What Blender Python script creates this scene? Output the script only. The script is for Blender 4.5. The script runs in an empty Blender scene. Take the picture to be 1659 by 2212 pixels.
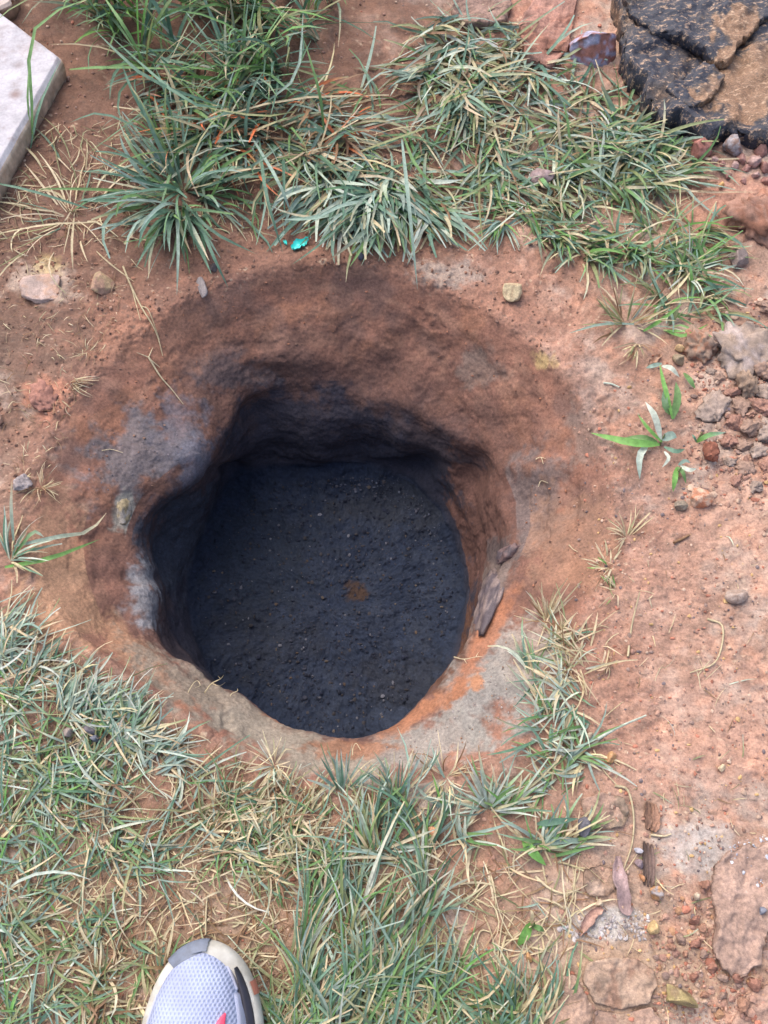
import bpy, bmesh, math, random
import numpy as np

random.seed(7)
rng = np.random.default_rng(7)
scene = bpy.context.scene
COL = scene.collection
R = math.radians

# ------------------------------------------------------------------ camera
CAM_H, TILT, HFOV = 0.86, R(24.3), R(46.0)
cam_data = bpy.data.cameras.new('camera')
cam_data.sensor_fit = 'HORIZONTAL'
cam_data.angle = HFOV
cam_data.clip_start = 0.01
cam_data.clip_end = 400
cam = bpy.data.objects.new('camera', cam_data)
cam.location = (0, 0, CAM_H)
cam.rotation_euler = (TILT, 0, 0)
COL.objects.link(cam)
scene.camera = cam
# ------------------------------------------------------------------ sky, sun, exposure
SUN_EL, SUN_AZ = R(58), R(128)          # azimuth measured from +x towards +y (light comes from the upper left)
world = bpy.data.worlds.new('World')
scene.world = world
world.use_nodes = True
wn = world.node_tree
bg = wn.nodes['Background']
sky = wn.nodes.new('ShaderNodeTexSky')
sky.sky_type = 'NISHITA'
sky.sun_disc = False
sky.sun_elevation = SUN_EL
sky.sun_rotation = math.pi / 2 - SUN_AZ
sky.air_density = 1.0
sky.dust_density = 4.0
sky.ozone_density = 1.0
wn.links.new(sky.outputs[0], bg.inputs[0])
bg.inputs[1].default_value = 0.15
sun_data = bpy.data.lights.new('sun', 'SUN')
sun_data.energy = 1.2
sun_data.angle = R(60)
sun_data.color = (1.0, 0.97, 0.93)
sun = bpy.data.objects.new('sun', sun_data)
COL.objects.link(sun)
sun.rotation_euler = (math.pi / 2 - SUN_EL, 0, SUN_AZ + math.pi / 2)
vs = scene.view_settings
vs.view_transform = 'Standard'
vs.look = 'None'
vs.gamma = 1
vs.use_curve_mapping = False
vs.exposure = 1.08
scene.render.engine = 'CYCLES'
scene.cycles.max_bounces = 6
scene.cycles.diffuse_bounces = 4
scene.cycles.use_denoising = True

# ------------------------------------------------------------------ picture <-> place helpers
FPX = 829.5 / math.tan(HFOV / 2)
ct, st = math.cos(TILT), math.sin(TILT)


def G(u, v, z=0.0):
    """point at height z seen at picture position (u, v) (1659 x 2212 frame)"""
    u = np.asarray(u, float); v = np.asarray(v, float); z = np.asarray(z, float)
    a = (u - 829.5) / FPX; b = (1106 - v) / FPX
    dy = st + b * ct; dz = -ct + b * st
    t = (z - CAM_H) / dz
    return np.stack(np.broadcast_arrays(a * t, dy * t, z), -1)


def proj(P):
    P = np.asarray(P, float)
    x, y, z = P[..., 0], P[..., 1], P[..., 2] - CAM_H
    dep = y * st - z * ct
    up = y * ct + z * st
    return 829.5 + FPX * x / dep, 1106 - FPX * up / dep, dep


def lin(c):
    c = np.asarray(c, float) / 255.0
    return np.where(c <= 0.04045, c / 12.92, ((c + 0.055) / 1.055) ** 2.4) * 0.80


def sstep(a, b, x):
    t = np.clip((x - a) / (b - a), 0, 1)
    return t * t * (3 - 2 * t)


_perm = np.random.default_rng(3).permutation(256)
_perm = np.concatenate([_perm, _perm, _perm])
_g = np.random.default_rng(4).normal(size=(256, 3))
_g /= np.linalg.norm(_g, axis=1)[:, None]


def perlin(P, seed=0):
    P = np.asarray(P, float) + seed * 17.37
    i = np.floor(P).astype(int); f = P - i
    i &= 255
    w = f * f * f * (f * (f * 6 - 15) + 10)
    out = 0
    for dx in (0, 1):
        wx = w[:, 0] if dx else 1 - w[:, 0]
        for dy in (0, 1):
            wy = w[:, 1] if dy else 1 - w[:, 1]
            for dz in (0, 1):
                wz = w[:, 2] if dz else 1 - w[:, 2]
                h = _perm[_perm[_perm[(i[:, 0] + dx) & 255] + ((i[:, 1] + dy) & 255)] + ((i[:, 2] + dz) & 255)]
                g = _g[h]
                d = g[:, 0] * (f[:, 0] - dx) + g[:, 1] * (f[:, 1] - dy) + g[:, 2] * (f[:, 2] - dz)
                out = out + wx * wy * wz * d
    return out * 1.5


def fbm(P, scale, octs=3, seed=0, gain=0.5):
    s, a, out = 1.0 / scale, 1.0, 0
    for o in range(octs):
        out = out + a * perlin(np.asarray(P) * s, seed + o * 3)
        s *= 2.03; a *= gain
    return out


def worley(P, scale, seed=0):
    """2-D cell noise: distance to nearest point, to second nearest, cell random"""
    p = np.asarray(P)[:, :2] / scale
    i = np.floor(p).astype(int)
    d1 = np.full(len(p), 9.0); d2 = d1.copy(); cid = np.zeros(len(p))
    r = np.random.default_rng(seed).random((256, 3))
    for dx in (-1, 0, 1):
        for dy in (-1, 0, 1):
            c = i + (dx, dy)
            h = _perm[_perm[c[:, 0] & 255] + (c[:, 1] & 255)]
            q = c + r[h, :2]
            d = np.hypot(p[:, 0] - q[:, 0], p[:, 1] - q[:, 1])
            near = d < d1
            d2 = np.where(near, d1, np.minimum(d2, d))
            cid = np.where(near, r[h, 2], cid)
            d1 = np.where(near, d, d1)
    return d1, d2, cid


# ------------------------------------------------------------------ object helpers
def mesh_np(name, V, F, C=None, smooth=True, mats=(), UV=None, alpha=None):
    """mesh from arrays; F is (n,3) or (n,4) or a list of such arrays"""
    me = bpy.data.meshes.new(name)
    Fs = F if isinstance(F, list) else [F]
    Fs = [np.asarray(f, np.int32) for f in Fs if len(f)]
    nl = sum(f.size for f in Fs); nf = sum(len(f) for f in Fs)
    me.vertices.add(len(V)); me.vertices.foreach_set('co', np.ascontiguousarray(V, np.float32).ravel())
    me.loops.add(nl); me.loops.foreach_set('vertex_index', np.concatenate([f.ravel() for f in Fs]))
    tot = np.concatenate([np.full(len(f), f.shape[1], np.int32) for f in Fs])
    me.polygons.add(nf)
    me.polygons.foreach_set('loop_start', np.concatenate([[0], np.cumsum(tot)[:-1]]).astype(np.int32))
    me.polygons.foreach_set('use_smooth', np.full(nf, smooth))
    me.update(calc_edges=True)
    if C is not None:
        a = me.attributes.new('Col', 'FLOAT_COLOR', 'POINT')
        c4 = np.ones((len(V), 4), np.float32); c4[:, :3] = C
        if alpha is not None: c4[:, 3] = alpha
        a.data.foreach_set('color', c4.ravel())
    if UV is not None:
        a = me.attributes.new('pat', 'FLOAT2', 'POINT')
        a.data.foreach_set('vector', np.ascontiguousarray(UV, np.float32).ravel())
    for m in mats:
        me.materials.append(m)
    return me


def link(name, me, parent=None, loc=None):
    o = bpy.data.objects.new(name, me)
    COL.objects.link(o)
    if loc is not None:
        o.location = loc
    if parent is not None:
        o.parent = parent
    return o


def tag(o, label=None, cat=None, group=None, kind=None):
    if label: o['label'] = label
    if cat: o['category'] = cat
    if group: o['group'] = group
    if kind: o['kind'] = kind
    return o


def empty(name, loc):
    o = bpy.data.objects.new(name, None)
    o.empty_display_size = 0.02
    o.location = loc
    COL.objects.link(o)
    return o


# ------------------------------------------------------------------ materials
def nodes_of(name):
    m = bpy.data.materials.new(name)
    m.use_nodes = True
    return m, m.node_tree, m.node_tree.nodes['Principled BSDF']


def N(t, typ, **kw):
    n = t.nodes.new(typ)
    for k, v in kw.items():
        if k in n.inputs:
            n.inputs[k].default_value = v
        else:
            setattr(n, k, v)
    return n


def ramp(t, src, stops):
    r = t.nodes.new('ShaderNodeValToRGB')
    el = r.color_ramp.elements
    while len(el) < len(stops):
        el.new(0.5)
    for e, (p, c) in zip(el, stops):
        e.position = p
        e.color = (*c, 1) if not np.isscalar(c) else (c, c, c, 1)
    t.links.new(src, r.inputs[0])
    return r.outputs[0]


def mul(t, a, b, fac=1.0, typ='MULTIPLY'):
    m = t.nodes.new('ShaderNodeMix')
    m.data_type = 'RGBA'; m.blend_type = typ
    m.inputs[0].default_value = fac
    t.links.new(a, m.inputs[6]); t.links.new(b, m.inputs[7])
    return m.outputs[2]


def earth_mat(name, fine=(350, 1300), var=(0.62, 1.28), bump=0.35, dist=0.0012, rough=(0.72, 0.97), spec=0.25):
    m, t, b = nodes_of(name)
    at = N(t, 'ShaderNodeAttribute', attribute_name='Col')
    tc = N(t, 'ShaderNodeTexCoord')
    n1 = N(t, 'ShaderNodeTexNoise', Scale=fine[0], Detail=5.0, Roughness=0.7)
    n2 = N(t, 'ShaderNodeTexNoise', Scale=fine[1], Detail=2.0)
    n3 = N(t, 'ShaderNodeTexNoise', Scale=fine[0] * 0.16, Detail=6.0, Roughness=0.65)
    for n in (n1, n2, n3):
        t.links.new(tc.outputs['Object'], n.inputs['Vector'])
    c = mul(t, at.outputs['Color'], ramp(t, n1.outputs['Fac'], [(0.3, var[0]), (0.72, var[1])]))
    c = mul(t, c, ramp(t, n3.outputs['Fac'], [(0.3, 0.74), (0.7, 1.22)]))
    c = mul(t, c, ramp(t, n2.outputs['Fac'], [(0.35, 0.85), (0.75, 1.15)]))
    t.links.new(c, b.inputs['Base Color'])
    t.links.new(ramp(t, n3.outputs['Fac'], [(0.3, rough[0]), (0.7, rough[1])]), b.inputs['Roughness'])
    b.inputs['Specular IOR Level'].default_value = spec
    a = N(t, 'ShaderNodeMath', operation='MULTIPLY_ADD')
    a.inputs[1].default_value = 0.5
    t.links.new(n2.outputs['Fac'], a.inputs[0]); t.links.new(n1.outputs['Fac'], a.inputs[2])
    bp = N(t, 'ShaderNodeBump', Strength=bump, Distance=dist)
    t.links.new(a.outputs[0], bp.inputs['Height'])
    k = N(t, 'ShaderNodeMath', operation='MULTIPLY'); k.inputs[1].default_value = bump
    t.links.new(at.outputs['Alpha'], k.inputs[0]); t.links.new(k.outputs[0], bp.inputs['Strength'])
    t.links.new(bp.outputs[0], b.inputs['Normal'])
    return m


M_soil = earth_mat('soil', bump=0.55, dist=0.0016)
M_clay = earth_mat('clay', fine=(260, 1000), var=(0.75, 1.2), bump=0.45, dist=0.0012)
M_stone = earth_mat('stone', fine=(220, 900), var=(0.7, 1.25), bump=0.25, dist=0.0008, rough=(0.5, 0.8), spec=0.35)
M_crumb = earth_mat('crumbs', fine=(500, 1500), var=(0.75, 1.2), bump=0.2, dist=0.0006)


def grass_mat():
    m, t, b = nodes_of('grass_blade')
    at = N(t, 'ShaderNodeAttribute', attribute_name='Col')
    tc = N(t, 'ShaderNodeTexCoord')
    n1 = N(t, 'ShaderNodeTexNoise', Scale=180.0, Detail=4.0, Roughness=0.7)
    t.links.new(tc.outputs['Object'], n1.inputs['Vector'])
    c = mul(t, at.outputs['Color'], ramp(t, n1.outputs['Fac'], [(0.3, 0.72), (0.7, 1.25)]))
    t.links.new(c, b.inputs['Base Color'])
    b.inputs['Roughness'].default_value = 0.55
    b.inputs['Specular IOR Level'].default_value = 0.35
    tr = N(t, 'ShaderNodeBsdfTranslucent')
    t.links.new(c, tr.inputs['Color'])
    mx = N(t, 'ShaderNodeMixShader')
    mx.inputs[0].default_value = 0.25
    t.links.new(b.outputs[0], mx.inputs[1]); t.links.new(tr.outputs[0], mx.inputs[2])
    t.links.new(mx.outputs[0], t.nodes['Material Output'].inputs['Surface'])
    return m


M_grass = grass_mat()

# ------------------------------------------------------------------ the ground with its hole, one sheet
CX, CY = -0.072, 0.372           # axis of the hole


def loop(pts, zdef=None):
    """closed outline -> r(theta), z(theta) sampled on NA angles"""
    P = []
    for p in pts:
        z = p[2] if len(p) > 2 else zdef
        q = G(p[0], p[1], z)
        P.append((math.atan2(q[1] - CY, q[0] - CX), math.hypot(q[0] - CX, q[1] - CY), z))
    P.sort()
    P = np.array(P)
    th = np.concatenate([P[:, 0] - 2 * math.pi, P[:, 0], P[:, 0] + 2 * math.pi])
    out = []
    for c in (1, 2):
        y = np.interp(THETA, th, np.tile(P[:, c], 3))
        k = np.exp(-0.5 * (np.arange(-30, 31) / 11.0) ** 2); k /= k.sum()
        y = np.convolve(np.concatenate([y[-30:], y, y[:30]]), k, 'valid')
        out.append(y)
    return out


NA = 1500
THETA = np.linspace(-math.pi, math.pi, NA, endpoint=False)
rA, zA = loop([(690, 565), (500, 590), (330, 680), (200, 800), (105, 950), (60, 1100), (70, 1240), (140, 1355), (250, 1445),
               (390, 1535), (530, 1640), (700, 1700), (880, 1700), (1050, 1650), (1180, 1540), (1235, 1400), (1290, 1260),
               (1335, 1120), (1310, 980), (1260, 850), (1160, 740), (1000, 640), (850, 575)], 0.0)
rB, zB = loop([(690, 705, -.052), (560, 715, -.05), (430, 800, -.05), (330, 900, -.045), (235, 1010, -.04), (180, 1130, -.035),
               (190, 1260, -.03), (250, 1370, -.03), (340, 1440, -.03), (440, 1510, -.03), (560, 1580, -.028), (700, 1625, -.026),
               (820, 1625, -.026), (960, 1570, -.028), (1075, 1470, -.03), (1130, 1360, -.032), (1180, 1240, -.035), (1220, 1110, -.04),
               (1190, 980, -.045), (1130, 880, -.05), (1030, 790, -.052), (900, 720, -.052)])
rC, zC = loop([(690, 850, -.115), (610, 842, -.11), (545, 862, -.105), (485, 935, -.10), (420, 1030, -.092), (345, 1085, -.085), (308, 1160, -.08),
               (328, 1270, -.07), (345, 1375, -.065), (420, 1440, -.06), (520, 1512, -.055), (610, 1562, -.05), (700, 1592, -.045),
               (800, 1588, -.045), (900, 1528, -.05), (975, 1440, -.06), (1020, 1345, -.07), (1075, 1230, -.08), (1085, 1120, -.09),
               (1055, 1000, -.10), (960, 925, -.105), (880, 885, -.11), (790, 855, -.115)])
rM, zM = loop([(690, 945), (600, 935), (530, 960), (490, 1010), (440, 1085), (365, 1130), (345, 1200), (368, 1300), (385, 1390),
               (450, 1470), (540, 1560), (620, 1610), (720, 1640), (820, 1620), (925, 1530), (985, 1440), (1015, 1345), (1040, 1230),
               (1025, 1120), (960, 1010), (880, 960), (790, 945)], -0.18)
rF, zF = loop([(690, 1026), (560, 1030), (500, 1052), (458, 1140), (420, 1265), (420, 1370), (450, 1450), (500, 1530), (580, 1620),
               (700, 1660), (820, 1640), (930, 1500), (985, 1390), (1000, 1290), (990, 1200), (940, 1100), (860, 1032), (780, 1020)], -0.275)
# the shaft front leans back under its lip so that it stays out of sight
_rg = np.stack([np.cos(THETA), np.sin(THETA), 0 * THETA], -1)
rF = rF * (1 + 0.035 * fbm(_rg, 0.5, 3, 201))
rM = rM * (1 + 0.02 * fbm(_rg, 0.5, 3, 205))
zE = 0.022 + 0.016 * fbm(_rg, 0.45, 3, 211)        # earth fallen against the foot of the wall
segs = []
n0 = 130
for k in range(n0):
    f = 0.004 + (k / n0) * 0.996
    segs.append((rF * f, zF - 0.010 * (1 - f * f) + zE * f ** 7, np.full(NA, f)))


def bez(ra, za, rb, zb, n, s0, lo=False):
    for k in range(n):
        f = k / n
        segs.append((ra + (rb - ra) * f, za + (zb - za) * f, np.full(NA, s0 + f)))


bez(rF, zF + zE, rM, zM, 56, 1)
bez(rM, zM, rC, zC, 56, 2)
bez(rC, zC, rB, zB, 64, 3)
bez(rB, zB, rA, zA, 64, 4)
RO = 1.02
n5 = 205
for k in range(n5):
    f = (k / n5) ** 1.35
    segs.append((rA + (RO - rA) * f, np.zeros(NA), np.full(NA, 5 + f)))
for k in range(26):
    f = k / 25
    segs.append((np.full(NA, RO * (40 / RO) ** f), np.zeros(NA), np.full(NA, 6 + f)))
RR = np.array([s[0] for s in segs]); ZZ = np.array([s[1] for s in segs]); SS = np.array([s[2] for s in segs])
# soften the folds of the profile
for it in range(55):
    a, b = 116, 130 + 56 + 56 + 64 + 64 + 40
    RR[a:b] = 0.25 * RR[a - 1:b - 1] + 0.5 * RR[a:b] + 0.25 * RR[a + 1:b + 1]
    ZZ[a:b] = 0.25 * ZZ[a - 1:b - 1] + 0.5 * ZZ[a:b] + 0.25 * ZZ[a + 1:b + 1]
NR = len(segs)
X = CX + RR * np.cos(THETA); Y = CY + RR * np.sin(THETA)
B3 = np.stack([X, Y, ZZ], -1)
dth = np.roll(B3, -1, 1) - np.roll(B3, 1, 1)
dr = np.gradient(B3, axis=0)
NOR = np.cross(dr, dth)
NOR /= np.linalg.norm(NOR, axis=2)[..., None] + 1e-12
P0 = B3.reshape(-1, 3); Nn = NOR.reshape(-1, 3); S = SS.ravel()
TH = np.tile(THETA, NR)
near = S < 6.001
Pn = P0[near]; Sn = S[near]; Tn = TH[near]
U0, V0, _ = proj(Pn)
flat = sstep(4.6, 5.02, Sn)
wall = sstep(1.0, 1.25, Sn) * (1 - sstep(4.2, 4.9, Sn))
floor = 1 - sstep(0.93, 1.1, Sn)
wp = np.stack([np.cos(Tn) * 0.2, np.sin(Tn) * 0.2, Pn[:, 2] * 3.2], -1)     # combed along the wall
low = fbm(Pn, 0.16, 2, 1)
mid = fbm(Pn, 0.045, 3, 5)
fin = fbm(Pn, 0.012, 3, 11, 0.6)
vfi = fbm(Pn, 0.0048, 2, 19)
w1, w2, wc = worley(Pn + 0.006 * np.stack([perlin(Pn * 70, 31), perlin(Pn * 70, 32), 0 * low], -1), 0.017, 5)
w1b, w2b, _ = worley(Pn, 0.0085, 9)
cloddy = sstep(0.0, 0.5, fbm(Pn, 0.10, 2, 40) + 0.35 * sstep(1150, 1500, U0))
d = flat * (0.006 * low + 0.0036 * mid + 0.0017 * fin + 0.0007 * vfi)
d += flat * cloddy * (0.0042 * np.sqrt(np.clip(w2 - w1, 0, 1)) * (0.4 + wc) + 0.0016 * np.sqrt(np.clip(w2b - w1b, 0, 1)) - 0.003)
d += wall * (0.0085 * fbm(Pn, 0.085, 2, 44) + 0.0010 * fbm(wp, 0.06, 2, 50) + 0.0016 * fbm(Pn, 0.03, 2, 57) + 0.0009 * fin + 0.0004 * vfi)
d += wall * 0.0022 * sstep(0.1, 0.5, fbm(Pn, 0.08, 2, 47)) * np.sqrt(np.clip(w2 - w1, 0, 1)) * (wc - .3)
d -= wall * 0.0022 * sstep(0.1, 0.6, fbm(Pn, 0.022, 2, 61)) * sstep(0.0, 0.4, fbm(Pn, 0.09, 1, 63))
d += floor * (0.008 * fbm(Pn, 0.07, 2, 70) + 0.0028 * fin + 0.0006 * vfi)
# fine shrinkage cracks in the bare clay
crk = np.abs(fbm(Pn, 0.055, 2, 80))
crm = sstep(0.12, 0.4, fbm(Pn, 0.13, 2, 84)) * flat
d -= crm * 0.0022 * np.exp(-(crk / 0.02) ** 2) * sstep(-.1, .3, fbm(Pn, 0.03, 1, 88))


def dent(u, v, ru, rv, amt, rot=0):
    """push the surface in (amt<0) or out around a picture position"""
    a = R(rot); x = U0 - u; y = V0 - v
    p = (x * math.cos(a) + y * math.sin(a)) / ru; q = (-x * math.sin(a) + y * math.cos(a)) / rv
    return amt * np.exp(-(p * p + q * q) ** 1.3)


wm = (Sn > 1.02)
for a in [(1022, 1012, 32, 42, -.013), (350, 1165, 42, 60, -.006), (400, 960, 60, 60, .010), (560, 905, 38, 40, -.012), (640, 770, 90, 28, .007),
          (500, 1015, 26, 14, -.012), (870, 950, 26, 50, .008), (1130, 1090, 50, 60, -.008), (1060, 1500, 90, 60, .008), (250, 1330, 40, 50, -.006), (312, 1290, 36, 60, .006),
          (440, 760, 50, 60, -.006), (1160, 1010, 90, 26, .006), (900, 1010, 40, 28, -.012), (720, 985, 150, 12, .006),
          (1230, 1050, 22, 80, -.007), (290, 1250, 60, 18, -.006)]:
    d += wm * dent(*a)
# gentle lie of the ground
lie = flat * (0.012 * sstep(1200, 1700, U0) * sstep(2300, 700, V0) + 0.010 * sstep(600, 100, V0))
D = np.zeros(len(P0)); D[near] = d
POS = P0 + Nn * D[:, None]
POS[near, 2] += lie
POS[~near, 2] += 0.03 * sstep(0, 1, S[~near] - 6) * perlin(P0[~near] * 0.7, 3)
Un, Vn, Dn = proj(POS[near])

# ---- the colours of the soils (clay layers, damp earth, painted shade in the hole), as patches with ragged edges
C = np.empty((len(P0), 3)); C[:] = lin((176, 136, 118))
nzu = fbm(Pn, 0.035, 4, 90, 0.6); nzv = fbm(Pn, 0.012, 3, 95, 0.6)
big = fbm(Pn, 0.11, 3, 99)
c = np.empty((len(Pn), 3)); c[:] = lin((180, 132, 112))


def mixc(col, w):
    global c
    c = c + (lin(col) - c) * np.clip(w, 0, 1)[:, None]


def patch(u, v, ru, rv, col, amt=1.0, rot=0, edge=0.38, lo=0.0, hi=9.0):
    a = R(rot); x = Un - u; y = Vn - v
    p = (x * math.cos(a) + y * math.sin(a)) / ru; q = (-x * math.sin(a) + y * math.cos(a)) / rv
    dd = np.sqrt(p * p + q * q) + 0.6 * nzu + 0.42 * nzv
    mixc(col, amt * sstep(1 + edge, 1 - edge, dd) * ((Sn >= lo) & (Sn <= hi)))


mixc((164, 122, 102), sstep(0.0, 0.5, big))
mixc((190, 146, 126), 0.7 * sstep(0.1, 0.5, -big + 0.4 * nzu))
mixc((146, 108, 90), sstep(1050, 500, Un) * 0.85)                        # the browner left half
mixc((156, 118, 100), 0.75 * sstep(0.05, 0.35, fbm(Pn, 0.075, 4, 331, .6)))
mixc((176, 150, 138), 0.7 * sstep(0.15, 0.45, fbm(Pn, 0.06, 4, 337, .6)))
mixc((192, 128, 98), 0.6 * sstep(0.2, 0.5, fbm(Pn, 0.05, 4, 343, .6)))
# broad zones of the bare ground
patch(120, 720, 190, 190, (118, 88, 74), 0.9, lo=4.2)
patch(60, 1000, 110, 120, (128, 96, 80), 0.8, lo=4.2)
patch(90, 250, 150, 200, (116, 84, 68), 0.9, lo=5)
patch(600, 300, 700, 260, (132, 90, 70), 0.75, lo=5)
patch(720, 570, 330, 80, (142, 100, 82), 0.8, lo=4)
patch(1080, 630, 200, 110, (165, 112, 90), 0.7, lo=4)
patch(500, 1950, 560, 340, (152, 116, 90), 0.7, lo=5)
patch(1400, 1500, 210, 330, (184, 132, 110), 0.4, lo=5)
patch(1480, 1250, 200, 170, (176, 126, 104), 0.4, lo=5)
patch(1560, 1600, 130, 160, (192, 138, 116), 0.4, lo=5)
patch(1150, 100, 130, 130, (170, 112, 92), 0.8, lo=5)
patch(1580, 430, 120, 90, (174, 116, 94), 0.8, lo=5)
patch(1330, 1900, 160, 160, (164, 132, 112), 0.6, lo=5)
patch(1340, 2100, 260, 120, (170, 138, 114), 0.6, lo=5)
mixc((112, 80, 66), 0.72 * sstep(1000, 560, Un + 120 * nzu) * sstep(1000, 640, Vn + 120 * nzv) * sstep(4.6, 5.0, Sn))
mixc((128, 84, 66), 0.6 * sstep(1150, 800, Un) * sstep(760, 600, Vn) * sstep(4.0, 4.6, Sn))
mixc((146, 98, 80), 0.75 * sstep(5.16, 4.85, Sn + 0.14 * nzu))
# hole: orange-brown funnel, damp shaft, gravelly bottom; depth shade is painted into their colours
hole_c = sstep(5.2, 4.6, Sn)
mixc((154, 98, 78), hole_c * 0.9)
mixc((172, 108, 76), hole_c * sstep(0.0, 0.45, fbm(Pn, 0.05, 3, 120)) * 0.6)
mixc((132, 94, 84), hole_c * sstep(0.05, 0.45, fbm(Pn, 0.07, 3, 126)) * 0.7)
wst = np.stack([np.cos(Tn) * 0.2, np.sin(Tn) * 0.2, Pn[:, 2] * 5.5], -1)
mixc((184, 128, 102), hole_c * 0.40 * sstep(0.05, 0.5, 0.45 * fbm(wst, 0.05, 3, 321) + 0.75 * fbm(Pn, 0.03, 3, 323)))
mixc((104, 72, 62), hole_c * 0.45 * sstep(0.1, 0.5, 0.35 * fbm(wst, 0.045, 3, 327) + 0.75 * fbm(Pn, 0.035, 3, 329)))
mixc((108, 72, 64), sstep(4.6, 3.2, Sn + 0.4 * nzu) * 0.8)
mixc((76, 64, 72), sstep(3.4, 2.5, Sn + 0.35 * nzu) * 0.9)  # shaft darkens with depth: shade painted over the damp clay
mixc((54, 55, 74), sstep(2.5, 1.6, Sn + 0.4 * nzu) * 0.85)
patch(640, 940, 170, 90, (66, 60, 74), 0.85, lo=1.0, hi=3.2)  # painted shade of the undercut pocket below the far lip
patch(400, 1170, 100, 110, (72, 76, 92), 0.8, lo=1.0, hi=3.2)  # painted shade of the left-hand pocket
patch(1040, 1130, 70, 180, (118, 74, 60), 0.8, lo=1.2, hi=3.4)
patch(980, 1440, 60, 120, (112, 70, 50), 0.9, rot=25, lo=1.2, hi=3.3)
mixc((36, 46, 70), sstep(1.16, 0.96, Sn + 0.06 * nzu))  # dark floor soil with hole shade and blue skylight painted in
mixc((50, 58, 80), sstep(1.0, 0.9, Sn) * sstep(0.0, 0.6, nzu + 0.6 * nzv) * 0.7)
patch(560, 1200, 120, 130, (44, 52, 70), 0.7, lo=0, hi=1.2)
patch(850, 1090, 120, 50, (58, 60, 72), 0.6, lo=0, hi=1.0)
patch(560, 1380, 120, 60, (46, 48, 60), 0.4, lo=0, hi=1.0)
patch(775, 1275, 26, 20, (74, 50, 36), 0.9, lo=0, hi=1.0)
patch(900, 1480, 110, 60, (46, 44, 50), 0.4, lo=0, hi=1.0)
# grey-blue clay
patch(285, 990, 125, 85, (122, 112, 118), 0.8, rot=-20, lo=3.3)
patch(390, 930, 60, 70, (116, 106, 118), 0.7, lo=3)
patch(430, 1010, 40, 60, (118, 112, 128), 0.7, lo=2.6)
patch(490, 800, 75, 45, (106, 88, 90), 0.7, lo=3)
patch(312, 1290, 36, 64, (146, 140, 148), 0.9, rot=-8, lo=2.6)
patch(1062, 1270, 36, 110, (128, 106, 100), 0.9, rot=30, lo=2.3)
patch(1080, 1190, 40, 26, (92, 74, 74), 0.9, rot=20, lo=2.3)
patch(265, 1110, 30, 40, (160, 150, 140), 0.8, lo=3.3)
patch(1150, 1085, 70, 95, (122, 100, 98), 0.85, rot=15, lo=3.2)
patch(1270, 920, 40, 70, (140, 116, 108), 0.6, lo=3.2)
patch(1040, 800, 45, 40, (128, 106, 98), 0.6, lo=3.2)
patch(970, 590, 70, 26, (160, 140, 130), 0.7, lo=4.2)
patch(1075, 1475, 120, 95, (150, 140, 136), 0.92, rot=-35, lo=3.0)
patch(930, 1600, 170, 50, (154, 142, 136), 0.88, rot=-18, lo=3.0)
patch(1150, 1400, 70, 60, (170, 150, 140), 0.7, lo=3.4)
patch(560, 1560, 190, 40, (150, 128, 112), 0.9, rot=27, lo=3.0)
patch(700, 1640, 150, 34, (160, 140, 124), 0.8, rot=10, lo=3.2)
patch(180, 1640, 70, 45, (140, 132, 130), 0.85, lo=5)
patch(945, 1720, 60, 40, (164, 148, 138), 0.7, lo=5)
# orange seams
patch(300, 1415, 130, 30, (176, 122, 88), 0.8, rot=40, lo=3.1)
patch(480, 1520, 200, 52, (142, 122, 108), 0.92, rot=31, lo=3.0)
patch(560, 1585, 120, 34, (150, 132, 118), 0.85, rot=24, lo=3.0)
patch(150, 1300, 90, 110, (180, 128, 94), 0.8, lo=4.0)
patch(120, 1180, 70, 130, (172, 124, 94), 0.7, lo=4.0)
patch(330, 720, 140, 60, (166, 108, 82), 0.6, lo=3.6)
patch(1050, 1370, 22, 130, (176, 104, 66), 0.9, rot=28, lo=2.8)
patch(900, 1540, 22, 90, (174, 106, 68), 0.9, rot=58, lo=2.9)
patch(760, 1618, 90, 18, (160, 102, 70), 0.85, rot=0, lo=2.9)
patch(600, 1545, 40, 14, (176, 104, 66), 0.9, rot=25, lo=2.9)
patch(1030, 1475, 14, 20, (190, 120, 76), 0.9, rot=-30, lo=3)
patch(1240, 1170, 100, 110, (160, 112, 86), 0.6, lo=3.4)
patch(1175, 780, 26, 22, (206, 164, 100), 0.85, rot=40, lo=3.6)
patch(90, 610, 70, 40, (186, 156, 140), 0.7, lo=5)
patch(105, 570, 30, 20, (196, 164, 100), 0.5, lo=5)
patch(100, 860, 45, 40, (196, 122, 92), 0.7, lo=4)
patch(1500, 1830, 90, 60, (172, 160, 158), 0.7, lo=5)
patch(1300, 1990, 70, 35, (178, 168, 166), 0.8, lo=5)
# flecks
fl = fbm(Pn, 0.006, 2, 140, 0.8)
flm = sstep(-0.1, 0.5, fbm(Pn, 0.06, 2, 146))
mixc((214, 180, 150), 0.6 * sstep(0.55, 0.8, fl) * flat * flm)
mixc((104, 84, 76), 0.6 * sstep(0.5, 0.8, -fl) * flat * (1 - flm))
lum = c @ np.array([0.35, 0.45, 0.2])
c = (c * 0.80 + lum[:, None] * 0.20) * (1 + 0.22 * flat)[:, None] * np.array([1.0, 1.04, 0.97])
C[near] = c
AL = np.ones(len(P0)); AL[near] = 1 - 0.6 * wall          # trowelled clay is smoother than the loose ground
col_sheet = C
idx = np.arange(NR * NA).reshape(NR, NA)
q = np.stack([idx[:-1], idx[1:], np.roll(idx[1:], -1, 1), np.roll(idx[:-1], -1, 1)], -1).reshape(-1, 4)
capc = len(POS)
POSc = np.vstack([POS, POS[:NA].mean(0)]); Cc = np.vstack([C, C[:NA].mean(0)])
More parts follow.
